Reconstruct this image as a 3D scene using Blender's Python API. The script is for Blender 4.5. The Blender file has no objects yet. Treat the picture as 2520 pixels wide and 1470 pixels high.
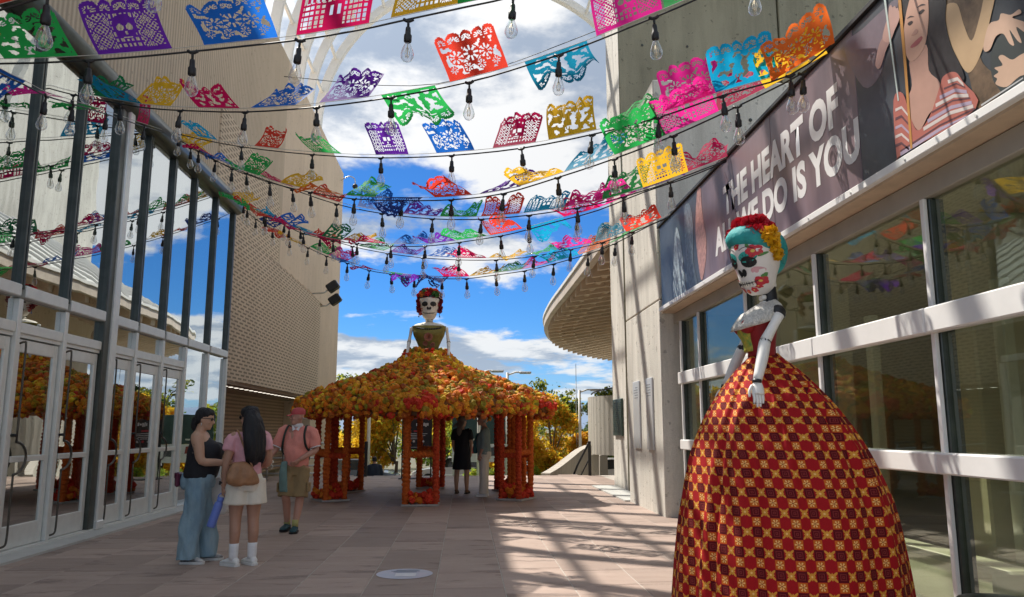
import bpy, bmesh, math, random
from math import sin, cos, tan, pi, radians, atan, atan2, sqrt, exp
from mathutils import Vector, Matrix, noise
random.seed(7)
scene = bpy.context.scene
COL = scene.collection
V = Vector

# ---------------------------------------------------------------- camera
# photo measured on a 2520 x 1470 grid; f and the vanishing point of the passage fix the camera
FP = 1930.0; HC = 1.48
PITCH = atan(320 / FP); YAW = atan(115 * cos(PITCH) / FP)
cam_d = bpy.data.cameras.new('camera'); cam = bpy.data.objects.new('camera', cam_d); COL.objects.link(cam)
cam.location = (0, 0, HC); cam.rotation_euler = (pi / 2 + PITCH, 0, -YAW)
cam_d.sensor_fit = 'HORIZONTAL'; cam_d.sensor_width = 36; cam_d.lens = FP / 2520 * 36
cam_d.clip_start = 0.05; cam_d.clip_end = 60000
scene.camera = cam
_F = V((sin(YAW) * cos(PITCH), cos(YAW) * cos(PITCH), sin(PITCH)))
_R = V((cos(YAW), -sin(YAW), 0)); _U = _R.cross(_F); _C = V((0, 0, HC))
def ray(x, y): return _F * FP + _R * (x - 1260) - _U * (y - 735)
def atX(x, y, X): d = ray(x, y); return _C + d * (X / d.x)
def atY(x, y, Y): d = ray(x, y); return _C + d * (Y / d.y)
def atZ(x, y, Z=0.0): d = ray(x, y); return _C + d * ((Z - HC) / d.z)

# ---------------------------------------------------------------- render look
scene.view_settings.view_transform = 'Standard'; scene.view_settings.look = 'None'
scene.view_settings.gamma = 1.0; scene.view_settings.use_curve_mapping = False
scene.view_settings.exposure = 1.35

# ---------------------------------------------------------------- sun and sky
SUN_TO = V((-0.478, 0.55, 1.0)).normalized()
elev = math.asin(SUN_TO.z); azim = atan2(SUN_TO.x, SUN_TO.y)
sun_d = bpy.data.lights.new('sun', 'SUN'); sun_d.energy = 2.55; sun_d.angle = radians(0.53); sun_d.color = (1.0, 0.94, 0.85)
sun = bpy.data.objects.new('sun', sun_d); COL.objects.link(sun)
sun.rotation_euler = SUN_TO.to_track_quat('Z', 'Y').to_euler(); sun.location = (-20, 20, 40)

def wnodes():
    w = bpy.data.worlds.new('World'); scene.world = w; w.use_nodes = True
    nt = w.node_tree; nt.nodes.clear(); L = nt.links.new
    def N(t, **k):
        n = nt.nodes.new(t)
        for a, b in k.items(): setattr(n, a, b)
        return n
    def MA(op, a, b=None, c=None, clamp=False):
        n = N('ShaderNodeMath', operation=op, use_clamp=clamp)
        for i, v in enumerate((a, b, c)):
            if v is None: continue
            if isinstance(v, (int, float)): n.inputs[i].default_value = v
            else: L(v, n.inputs[i])
        return n.outputs[0]
    out = N('ShaderNodeOutputWorld'); bg = N('ShaderNodeBackground'); L(bg.outputs[0], out.inputs[0])
    bg.inputs[1].default_value = 0.09
    sky = N('ShaderNodeTexSky', sky_type='NISHITA', sun_disc=False)
    sky.sun_elevation = elev; sky.sun_rotation = azim; sky.air_density = 1.15; sky.dust_density = 0.5; sky.ozone_density = 2.2; sky.altitude = 1600
    tc = N('ShaderNodeTexCoord'); sp = N('ShaderNodeSeparateXYZ'); L(tc.outputs['Generated'], sp.inputs[0])
    X, Y, Z = sp.outputs
    zc = MA('MAXIMUM', Z, 0.0)
    den = MA('ADD', zc, 0.16)
    cx = N('ShaderNodeCombineXYZ'); L(MA('DIVIDE', X, den), cx.inputs[0]); L(MA('DIVIDE', Y, den), cx.inputs[1]); L(MA('MULTIPLY', zc, 0.6), cx.inputs[2])
    def NO(scale, detail, rough, off=(0, 0, 0), dist=0.0, st=(1, 1, 1)):
        mp = N('ShaderNodeMapping'); L(cx.outputs[0], mp.inputs[0]); mp.inputs['Location'].default_value = off; mp.inputs['Scale'].default_value = st
        n = N('ShaderNodeTexNoise'); L(mp.outputs[0], n.inputs['Vector'])
        n.inputs['Scale'].default_value = scale; n.inputs['Detail'].default_value = detail; n.inputs['Roughness'].default_value = rough; n.inputs['Distortion'].default_value = dist
        return n.outputs['Fac']
    def dens(ox, oy):
        big = NO(0.75, 3, 0.5, (CLOUD_OFF[0] + ox * .75, CLOUD_OFF[1] + oy * .75, 0))
        det = NO(2.6, 10, 0.60, (1.7 + ox * 2.6, 4.1 + oy * 2.6, 0), 0.15)
        return MA('ADD', MA('MULTIPLY', big, 1.15), MA('MULTIPLY', det, 0.62))
    body = dens(0, 0)
    lit = MA('SUBTRACT', body, dens(-0.10, 0.11))      # slope of the cloud towards the sun
    # fewer clouds in the middle band of sky, more above and along the horizon haze
    def BUMP(c, w): # gaussian-like on elevation sine
        d = MA('DIVIDE', MA('SUBTRACT', zc, c), w); return MA('POWER', 2.718, MA('MULTIPLY', MA('MULTIPLY', d, d), -1.0))
    hi = N('ShaderNodeMapRange', interpolation_type='SMOOTHSTEP'); L(zc, hi.inputs[0]); hi.inputs[1].default_value = 0.12; hi.inputs[2].default_value = 0.44; hi.inputs[4].default_value = 0.33
    bias = MA('SUBTRACT', hi.outputs[0], MA('MULTIPLY', BUMP(0.172, 0.035), 0.17))
    bias = MA('ADD', bias, MA('MULTIPLY', BUMP(0.085, 0.042), 0.20))
    m = MA('ADD', body, bias)
    mr = N('ShaderNodeMapRange', interpolation_type='SMOOTHSTEP'); L(m, mr.inputs[0]); mr.inputs[1].default_value = 0.915; mr.inputs[2].default_value = 1.005
    mask = mr.outputs[0]
    # thickness shading: dense cores go grey-blue, edges stay white
    sh = N('ShaderNodeMapRange', interpolation_type='SMOOTHSTEP'); L(MA('ADD', MA('SUBTRACT', m, MA('MULTIPLY', lit, 3.4)), MA('MULTIPLY', NO(1.15, 6, 0.6, (5.1, 2.2, 0)), 0.35)), sh.inputs[0])
    sh.inputs[1].default_value = 1.02; sh.inputs[2].default_value = 1.44
    cr = N('ShaderNodeMix', data_type='RGBA'); L(sh.outputs[0], cr.inputs[0])
    cr.inputs[6].default_value = (4.1, 4.1, 4.05, 1); cr.inputs[7].default_value = (1.65, 1.95, 2.4, 1)
    skm = N('ShaderNodeMix', data_type='RGBA', blend_type='MULTIPLY'); skm.inputs[0].default_value = 1.0
    L(sky.outputs[0], skm.inputs[6]); skm.inputs[7].default_value = (0.13, 0.325, 0.56, 1)
    mx = N('ShaderNodeMix', data_type='RGBA'); L(MA('MULTIPLY', mask, 0.95), mx.inputs[0]); L(skm.outputs[2], mx.inputs[6])
    dv = N('ShaderNodeVectorMath', operation='DOT_PRODUCT'); L(tc.outputs['Generated'], dv.inputs[0]); dv.inputs[1].default_value = tuple(SUN_TO)
    glow = MA('ADD', 1.0, MA('MULTIPLY', MA('POWER', MA('MAXIMUM', dv.outputs['Value'], 0.0), 8.0), 1.5))   # clouds near the sun shine more
    gm = N('ShaderNodeMix', data_type='RGBA', blend_type='MULTIPLY'); gm.inputs[0].default_value = 1.0; L(cr.outputs[2], gm.inputs[6]); L(glow, gm.inputs[7]); L(gm.outputs[2], mx.inputs[7])
    # thin veil near the horizon
    ve = N('ShaderNodeMix', data_type='RGBA'); L(MA('MULTIPLY', BUMP(0.0, 0.085), 0.45), ve.inputs[0]); L(mx.outputs[2], ve.inputs[6]); ve.inputs[7].default_value = (2.5, 3.1, 3.8, 1)
    L(ve.outputs[2], bg.inputs[0])
CLOUD_OFF = (0.35, 0.9, 0)
wnodes()

# ---------------------------------------------------------------- materials
MATS = {}
def mat(name, col, rough=0.6, metal=0.0, var=0.12, vscale=4.0, bump=0.0, bscale=30.0, spec=0.5, stretch=(1, 1, 1), rnd=0.0, col2=None, detail=5, transl=0.0, coat=0.0):
    """principled material with noise in colour and relief; col2 = second colour of the mottling; rnd = brightness change from piece to piece"""
    if name in MATS: return MATS[name]
    m = bpy.data.materials.new(name); m.use_nodes = True; nt = m.node_tree; L = nt.links.new
    b = nt.nodes['Principled BSDF']; out = nt.nodes['Material Output']
    b.inputs['Roughness'].default_value = rough; b.inputs['Metallic'].default_value = metal; b.inputs['Specular IOR Level'].default_value = spec
    if coat: b.inputs['Coat Weight'].default_value = coat
    tc = nt.nodes.new('ShaderNodeTexCoord'); mp = nt.nodes.new('ShaderNodeMapping'); L(tc.outputs['Object'], mp.inputs[0]); mp.inputs['Scale'].default_value = stretch
    n = nt.nodes.new('ShaderNodeTexNoise'); L(mp.outputs[0], n.inputs['Vector']); n.inputs['Scale'].default_value = vscale; n.inputs['Detail'].default_value = detail; n.inputs['Roughness'].default_value = 0.62
    r = nt.nodes.new('ShaderNodeMapRange'); L(n.outputs['Fac'], r.inputs[0]); r.inputs[1].default_value = 0.3; r.inputs[2].default_value = 0.7
    c = nt.nodes.new('ShaderNodeMix'); c.data_type = 'RGBA'; L(r.outputs[0], c.inputs[0])
    c2 = col2 if col2 else tuple(min(1, x * (1 + var)) for x in col)
    c1 = col if col2 else tuple(x * (1 - var) for x in col)
    c.inputs[6].default_value = (*c1, 1); c.inputs[7].default_value = (*c2, 1)
    src = c.outputs[2]
    if rnd:
        oi = nt.nodes.new('ShaderNodeObjectInfo'); rr = nt.nodes.new('ShaderNodeMapRange'); L(oi.outputs['Random'], rr.inputs[0]); rr.inputs[3].default_value = 1 - rnd; rr.inputs[4].default_value = 1 + rnd
        mm = nt.nodes.new('ShaderNodeMix'); mm.data_type = 'RGBA'; mm.blend_type = 'MULTIPLY'; mm.inputs[0].default_value = 1; L(src, mm.inputs[6]); L(rr.outputs[0], mm.inputs[7]); src = mm.outputs[2]
    L(src, b.inputs['Base Color'])
    if bump:
        n2 = nt.nodes.new('ShaderNodeTexNoise'); L(mp.outputs[0], n2.inputs['Vector']); n2.inputs['Scale'].default_value = bscale; n2.inputs['Detail'].default_value = 6
        bp = nt.nodes.new('ShaderNodeBump'); bp.inputs['Strength'].default_value = bump; bp.inputs['Distance'].default_value = 0.02; L(n2.outputs['Fac'], bp.inputs['Height']); L(bp.outputs[0], b.inputs['Normal'])
    if transl:
        t = nt.nodes.new('ShaderNodeBsdfTranslucent'); L(src, t.inputs[0]); s = nt.nodes.new('ShaderNodeMixShader'); s.inputs[0].default_value = transl
        L(b.outputs[0], s.inputs[1]); L(t.outputs[0], s.inputs[2]); L(s.outputs[0], out.inputs[0])
    MATS[name] = m
    return m
def glass(name, tint, refl, rough=0.0, gtint=(1, 1, 1)):
    """thin sheet of glass: clear look-through plus mirror reflection that grows at a slant"""
    if name in MATS: return MATS[name]
    m = bpy.data.materials.new(name); m.use_nodes = True; nt = m.node_tree; nt.nodes.clear(); L = nt.links.new
    out = nt.nodes.new('ShaderNodeOutputMaterial'); tr = nt.nodes.new('ShaderNodeBsdfTransparent'); gl = nt.nodes.new('ShaderNodeBsdfGlossy'); mx = nt.nodes.new('ShaderNodeMixShader')
    fr = nt.nodes.new('ShaderNodeLayerWeight'); fr.inputs[0].default_value = 0.5
    r = nt.nodes.new('ShaderNodeMapRange'); L(fr.outputs['Facing'], r.inputs[0]); r.inputs[1].default_value = 0.2; r.inputs[2].default_value = 0.9; r.inputs[3].default_value = refl[0]; r.inputs[4].default_value = refl[1]
    tr.inputs[0].default_value = (*tint, 1); gl.inputs[0].default_value = (*gtint, 1); gl.inputs['Roughness'].default_value = rough
    tcn = nt.nodes.new('ShaderNodeTexCoord'); nn = nt.nodes.new('ShaderNodeTexNoise'); L(tcn.outputs['Object'], nn.inputs['Vector']); nn.inputs['Scale'].default_value = 0.9; nn.inputs['Detail'].default_value = 2
    bp = nt.nodes.new('ShaderNodeBump'); bp.inputs['Strength'].default_value = 0.10; bp.inputs['Distance'].default_value = 0.02; L(nn.outputs['Fac'], bp.inputs['Height']); L(bp.outputs[0], gl.inputs['Normal'])
    L(r.outputs[0], mx.inputs[0]); L(tr.outputs[0], mx.inputs[1]); L(gl.outputs[0], mx.inputs[2]); L(mx.outputs[0], out.inputs[0])
    MATS[name] = m; return m

# ---------------------------------------------------------------- objects
def tag(o, label=None, cat=None, group=None, kind=None):
    if label: o['label'] = label
    if cat: o['category'] = cat
    if group: o['group'] = group
    if kind: o['kind'] = kind
    return o
def empty(name, loc, label=None, cat=None, group=None, rz=0.0, kind=None):
    o = bpy.data.objects.new(name, None); COL.objects.link(o); o.location = loc; o.rotation_euler = (0, 0, rz); o.empty_display_size = 0.1
    return tag(o, label, cat, group, kind)
def root_of(o):
    while o.parent: o = o.parent
    return o
def link(name, me, parent=None):
    o = bpy.data.objects.new(name, me); COL.objects.link(o); o.parent = parent; return o
def copy_tree(o, parent=None):
    c = o.copy(); COL.objects.link(c); c.parent = parent
    for ch in list(o.children): copy_tree(ch, c)
    return c
class MB:
    """collects shapes of ONE part; build() makes the single mesh object"""
    def __init__(s): s.v = []; s.f = []; s.sm = []
    def add(s, vs, fs, smooth=False):
        n = len(s.v); s.v += [V(p) for p in vs]; s.f += [tuple(i + n for i in f) for f in fs]; s.sm += [smooth] * len(fs); return s
    def box(s, a, b):
        (x0, y0, z0), (x1, y1, z1) = a, b
        x0, x1 = min(x0, x1), max(x0, x1); y0, y1 = min(y0, y1), max(y0, y1); z0, z1 = min(z0, z1), max(z0, z1)
        return s.add([(x0,y0,z0),(x1,y0,z0),(x1,y1,z0),(x0,y1,z0),(x0,y0,z1),(x1,y0,z1),(x1,y1,z1),(x0,y1,z1)],
                     [(0,3,2,1),(4,5,6,7),(0,1,5,4),(1,2,6,5),(2,3,7,6),(3,0,4,7)])
    def bbox(s, a, b, e=0.01):
        """box with chamfered edges"""
        bm = bmesh.new(); bmesh.ops.create_cube(bm, size=1)
        c = [(a[i] + b[i]) / 2 for i in range(3)]; d = [abs(b[i] - a[i]) for i in range(3)]
        for v in bm.verts: v.co = V((v.co.x * d[0] + c[0], v.co.y * d[1] + c[1], v.co.z * d[2] + c[2]))
        bmesh.ops.bevel(bm, geom=bm.edges[:], offset=min(e, min(d) * 0.4), segments=1, affect='EDGES')
        bm.verts.ensure_lookup_table(); bm.verts.index_update()
        s.add([v.co.copy() for v in bm.verts], [[v.index for v in f.verts] for f in bm.faces]); bm.free(); return s
    def loft(s, rings, closed=True, caps=True, smooth=True):
        n = len(rings[0]); vs = [p for r in rings for p in r]; fs = []
        for i in range(len(rings) - 1):
            for j in range(n if closed else n - 1):
                k = (j + 1) % n; fs.append((i*n+j, i*n+k, (i+1)*n+k, (i+1)*n+j))
        s.add(vs, fs, smooth)
        if caps and closed:
            b = len(s.v) - len(vs)
            s.f.append(tuple(b + j for j in range(n))[::-1]); s.sm.append(False)
            s.f.append(tuple(b + (len(rings)-1)*n + j for j in range(n))); s.sm.append(False)
        return s
    def tube(s, pts, rad, n=8, sub=1, smooth=True, flat=1.0, caps=True):
        pts = [V(p) for p in pts]
        if isinstance(rad, (int, float)): rad = [rad] * len(pts)
        if sub > 1 and len(pts) > 2: pts, rad = catmull(pts, rad, sub)
        rings = []; t0 = (pts[1] - pts[0]).normalized()
        u = t0.cross(V((0, 0, 1)))
        if u.length < 0.05: u = V((1, 0, 0))
        u.normalize()
        for i, p in enumerate(pts):
            a = pts[max(i-1, 0)]; c = pts[min(i+1, len(pts)-1)]; t = (c - a)
            if t.length < 1e-9: t = t0
            t.normalize(); u = (u - t * u.dot(t))
            if u.length < 1e-6: u = t.orthogonal()
            u.normalize(); w = t.cross(u)
            rings.append([p + u * (cos(2*pi*j/n) * rad[i]) + w * (sin(2*pi*j/n) * rad[i] * flat) for j in range(n)])
        return s.loft(rings, smooth=smooth, caps=caps)
    def stack(s, secs, n=20, sub=3, e=2.0, smooth=True):
        """horizontal sections (z, cx, cy, rx, ry)"""
        if sub > 1: secs = cat_list(secs, sub)
        rings = []
        for z, cx, cy, rx, ry in secs:
            r = []
            for j in range(n):
                a = 2*pi*j/n; c, q = cos(a), sin(a)
                r.append(V((cx + rx * math.copysign(abs(c)**(2/e), c), cy + ry * math.copysign(abs(q)**(2/e), q), z)))
            rings.append(r)
        return s.loft(rings, smooth=smooth)
    def ball(s, c, r, n=10, m=7, smooth=True, rot=None):
        if isinstance(r, (int, float)): r = (r, r, r)
        c = V(c); rings = []
        for i in range(m + 1):
            ph = -pi/2 + pi * i / m; q = max(cos(ph), 0.02)
            ring = []
            for j in range(n):
                p = V((r[0]*q*cos(2*pi*j/n), r[1]*q*sin(2*pi*j/n), r[2]*sin(ph)))
                if rot is not None: p = rot @ p
                ring.append(c + p)
            rings.append(ring)
        return s.loft(rings, smooth=smooth)
    def prism(s, poly, d):
        """polygon (3D points) thickened by vector d"""
        n = len(poly); d = V(d); vs = [V(p) for p in poly] + [V(p) + d for p in poly]
        return s.add(vs, [tuple(range(n))[::-1], tuple(range(n, 2*n))] + [(i, (i+1) % n, n + (i+1) % n, n + i) for i in range(n)])
    def lathe(s, prof, c=(0, 0, 0), n=16, smooth=True):
        c = V(c); return s.loft([[c + V((r*cos(2*pi*j/n), r*sin(2*pi*j/n), z)) for j in range(n)] for r, z in prof], smooth=smooth)
    def xf(s, M):
        s.v = [M @ v for v in s.v]; return s
    def mesh(s, name='mesh', mats=None, off=None):
        me = bpy.data.meshes.new(name)
        vs = s.v if off is None else [v - off for v in s.v]
        me.from_pydata([tuple(v) for v in vs], [], s.f)
        me.polygons.foreach_set('use_smooth', s.sm)
        for m in (mats or []): me.materials.append(m)
        me.update(); return me
    def build(s, name, m, parent=None, local=False):
        """verts in world space unless local; the mesh is stored relative to the thing's root"""
        off = None
        if parent is not None and not local: off = root_of(parent).location.copy()
        return link(name, s.mesh(name, [m] if m else [], off), parent)
    def thing(s, name, m, label, cat, group=None, kind=None, origin=None):
        """a thing that is one mesh; origin at its base"""
        if origin is None:
            xs = [v.x for v in s.v]; ys = [v.y for v in s.v]; zs = [v.z for v in s.v]
            origin = V(((min(xs)+max(xs))/2, (min(ys)+max(ys))/2, min(zs)))
        o = link(name, s.mesh(name, [m] if m else [], V(origin))); o.location = origin
        return tag(o, label, cat, group, kind)
def smooth_poly(pts, sub=4):
    n = len(pts); out = []
    for i in range(n):
        p0, p1, p2, p3 = pts[i-1], pts[i], pts[(i+1) % n], pts[(i+2) % n]
        for k in range(sub):
            t = k / sub
            out.append(tuple(0.5 * ((2*b) + (-a + c)*t + (2*a - 5*b + 4*c - d)*t*t + (-a + 3*b - 3*c + d)*t**3) for a, b, c, d in zip(p0, p1, p2, p3)))
    return out
def cat_list(secs, sub):
    out = []
    n = len(secs)
    for i in range(n - 1):
        p0 = secs[max(i-1, 0)]; p1 = secs[i]; p2 = secs[i+1]; p3 = secs[min(i+2, n-1)]
        for k in range(sub):
            t = k / sub
            out.append(tuple(0.5 * ((2*b) + (-a + c)*t + (2*a - 5*b + 4*c - d)*t*t + (-a + 3*b - 3*c + d)*t**3) for a, b, c, d in zip(p0, p1, p2, p3)))
    out.append(tuple(secs[-1])); return out
def catmull(pts, rad, sub):
    l = cat_list([(p.x, p.y, p.z, r) for p, r in zip(pts, rad)], sub)
    return [V(q[:3]) for q in l], [max(q[3], 1e-4) for q in l]
def evaluated(me, mods):
    o = bpy.data.objects.new('work', me); COL.objects.link(o)
    for t, kw in mods:
        md = o.modifiers.new(t, t)
        for a, b in kw.items(): setattr(md, a, b)
    dg = bpy.context.evaluated_depsgraph_get(); dg.update()
    r = bpy.data.meshes.new_from_object(o.evaluated_get(dg)); bpy.data.objects.remove(o); bpy.data.meshes.remove(me)
    return r
def remesh(mb, voxel, smooth=4, mats=(), wr=None, extra=None):
    """fuse overlapping shapes into one continuous skin; wr = (amount, scale, stretch) for cloth folds; extra = MB kept as it is (hands)"""
    me = evaluated(mb.mesh('work'), [('REMESH', dict(mode='VOXEL', voxel_size=voxel)), ('SMOOTH', dict(factor=0.5, iterations=smooth))])
    if wr:
        a, sc, st = wr
        nr = [v.normal.copy() for v in me.vertices]
        for v, n in zip(me.vertices, nr):
            p = V((v.co.x * sc * st[0], v.co.y * sc * st[1], v.co.z * sc * st[2]))
            v.co += n * a * (noise.noise(p) + 0.5 * noise.noise(p * 2.1 + V((3, 1, 7))))
    if extra:
        bm = bmesh.new(); bm.from_mesh(me); b2 = extra.mesh('x'); bm.from_mesh(b2); bm.to_mesh(me); bm.free(); bpy.data.meshes.remove(b2)
    me.polygons.foreach_set('use_smooth', [True] * len(me.polygons))
    for m in mats: me.materials.append(m)
    me.update(); return me
# ---------------------------------------------------------------- special wall materials
def nodes_mat(name):
    m = bpy.data.materials.new(name); m.use_nodes = True; nt = m.node_tree
    MATS[name] = m
    b = nt.nodes['Principled BSDF']
    def N(t, **k):
        n = nt.nodes.new(t)
        for a, v in k.items(): setattr(n, a, v)
        return n
    def MA(op, a, bb=None, c=None, clamp=False):
        n = N('ShaderNodeMath', operation=op, use_clamp=clamp)
        for i, v in enumerate((a, bb, c)):
            if v is None: continue
            if isinstance(v, (int, float)): n.inputs[i].default_value = v
            else: nt.links.new(v, n.inputs[i])
        return n.outputs[0]
    def MIX(f, a, c, blend='MIX'):
        n = N('ShaderNodeMix', data_type='RGBA', blend_type=blend)
        for i, v in ((0, f), (6, a), (7, c)):
            if isinstance(v, (int, float)): n.inputs[i].default_value = v
            elif isinstance(v, tuple): n.inputs[i].default_value = (*v, 1)
            else: nt.links.new(v, n.inputs[i])
        return n.outputs[2]
    return m, nt, b, N, MA, MIX
def wall_mat(name, base, dark, ribs=None, dashes=None, streak=0.35):
    """board-marked concrete; ribs = (axis, pitch, groove darkening); dashes = (row height, length) of slots drawn by dark colour and bump"""
    m, nt, b, N, MA, MIX = nodes_mat(name); L = nt.links.new
    tc = N('ShaderNodeTexCoord'); sp = N('ShaderNodeSeparateXYZ'); L(tc.outputs['Object'], sp.inputs[0])
    mp = N('ShaderNodeMapping'); L(tc.outputs['Object'], mp.inputs[0]); mp.inputs['Scale'].default_value = (1, 1, 0.12)
    st = N('ShaderNodeTexNoise'); L(mp.outputs[0], st.inputs['Vector']); st.inputs['Scale'].default_value = 2.6; st.inputs['Detail'].default_value = 8; st.inputs['Roughness'].default_value = 0.7
    bl = N('ShaderNodeTexNoise'); L(tc.outputs['Object'], bl.inputs['Vector']); bl.inputs['Scale'].default_value = 0.5; bl.inputs['Detail'].default_value = 6
    fi = N('ShaderNodeTexNoise'); L(tc.outputs['Object'], fi.inputs['Vector']); fi.inputs['Scale'].default_value = 45; fi.inputs['Detail'].default_value = 4
    f = MA('ADD', MA('MULTIPLY', st.outputs['Fac'], streak * 2), MA('MULTIPLY', bl.outputs['Fac'], 0.6)); f = MA('ADD', f, MA('MULTIPLY', fi.outputs['Fac'], 0.35))
    r = N('ShaderNodeMapRange'); L(f, r.inputs[0]); r.inputs[1].default_value = 0.30 + streak * .55; r.inputs[2].default_value = 0.55 + streak * 1.15
    col = MIX(r.outputs[0], dark, base)
    pn = N('ShaderNodeTexNoise'); L(tc.outputs['Object'], pn.inputs['Vector']); pn.inputs['Scale'].default_value = 7.5; pn.inputs['Detail'].default_value = 2
    pit = N('ShaderNodeMapRange'); L(pn.outputs['Fac'], pit.inputs[0]); pit.inputs[1].default_value = 0.655; pit.inputs[2].default_value = 0.70
    col = MIX(MA('MULTIPLY', pit.outputs[0], 0.45), col, tuple(x * 0.45 for x in dark))
    h = MA('SUBTRACT', MA('MULTIPLY', fi.outputs['Fac'], 0.7), MA('MULTIPLY', pit.outputs[0], 1.0)); h = MA('ADD', h, MA('MULTIPLY', st.outputs['Fac'], 1.2))
    if ribs:
        ax, pitch, groove_dark = ribs
        w = MA('ABSOLUTE', MA('SUBTRACT', MA('FRACT', MA('DIVIDE', sp.outputs[ax], pitch)), 0.5)); w = MA('MULTIPLY', w, 2.0)
        col = MIX(MA('MULTIPLY', w, groove_dark), col, tuple(x * 0.35 for x in dark)); h = MA('SUBTRACT', h, MA('MULTIPLY', w, 1.2))  # shade in the grooves between ribs is put into the colour
    if dashes:
        rh, ln = dashes
        zr = MA('DIVIDE', sp.outputs[2], rh); row = MA('FLOOR', zr); fr = MA('FRACT', zr)
        yy = MA('ADD', MA('DIVIDE', sp.outputs[1], ln), MA('MULTIPLY', row, 0.5)); fy = MA('FRACT', yy)
        slot = MA('MULTIPLY', MA('LESS_THAN', fr, 0.46), MA('LESS_THAN', fy, 0.70))
        col = MIX(MA('MULTIPLY', slot, 0.8), col, tuple(x * 0.3 for x in dark)); h = MA('SUBTRACT', h, MA('MULTIPLY', slot, 1.5))  # shade inside the slots is painted as darker colour
    L(col, b.inputs['Base Color']); b.inputs['Roughness'].default_value = 0.85
    bp = N('ShaderNodeBump'); bp.inputs['Strength'].default_value = 0.5; bp.inputs['Distance'].default_value = 0.015; L(h, bp.inputs['Height']); L(bp.outputs[0], b.inputs['Normal'])
    return m
TAN = (0.66, 0.535, 0.395); TAND = (0.52, 0.415, 0.30)
M_rib = wall_mat('ribbed_concrete', TAN, TAND, ribs=(1, 0.13, 0.55))
M_smooth = wall_mat('tan_concrete', (0.66, 0.53, 0.40), (0.52, 0.41, 0.30), streak=0.45)
M_screen = wall_mat('slotted_screen', TAN, TAND, dashes=(0.088, 0.40))
M_lower = wall_mat('lined_brown_wall', (0.46, 0.32, 0.22), (0.34, 0.23, 0.155), ribs=(2, 0.11, 0.75))
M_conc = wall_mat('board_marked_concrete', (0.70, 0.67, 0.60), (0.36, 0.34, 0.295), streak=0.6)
M_conc2 = wall_mat('shade_toned_concrete', (0.33, 0.31, 0.225), (0.165, 0.155, 0.11), streak=0.55)  # darker concrete copy, carries the shade of the fin wall's front in its colour
M_pale = wall_mat('pale_ribbed_concrete', (0.56, 0.51, 0.44), (0.43, 0.39, 0.33), ribs=(1, 0.28, 0.25))
M_alu = mat('brushed_aluminium', (0.76, 0.77, 0.73), 0.4, 0.35, 0.06, 6, bump=0.03)
M_white = mat('white_painted_metal', (0.78, 0.77, 0.75), 0.42, 0.0, 0.05, 3, bump=0.02, bscale=12)
M_dkgreen = mat('dark_green_metal', (0.075, 0.085, 0.075), 0.32, 0.4, 0.25, 5)
M_bronze = mat('dark_bronze', (0.10, 0.09, 0.075), 0.35, 0.7, 0.2, 8)
M_olive = mat('olive_frame_metal', (0.19, 0.175, 0.14), 0.5, 0.25, 0.12, 3)
M_black = mat('black_rubber', (0.012, 0.012, 0.013), 0.5, 0, 0.2, 20)
M_cream = mat('cream_steel', (0.80, 0.78, 0.73), 0.5, 0.0, 0.06, 2)
M_glassL = glass('mirror_glass', (0.40, 0.45, 0.41), (0.40, 0.84), gtint=(0.93, 0.97, 0.98))
M_glassR = glass('green_glass', (0.80, 0.82, 0.74), (0.12, 0.16), gtint=(0.85, 0.93, 0.9))
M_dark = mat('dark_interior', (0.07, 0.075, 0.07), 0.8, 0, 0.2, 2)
M_int = mat('olive_interior_plaster', (0.66, 0.62, 0.47), 0.8, 0, 0.1, 2)
M_intf = mat('interior_floor', (0.42, 0.37, 0.29), 0.25, 0, 0.1, 2)
M_intw = mat('pale_interior_column', (0.80, 0.81, 0.70), 0.7, 0, 0.06, 2)

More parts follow.
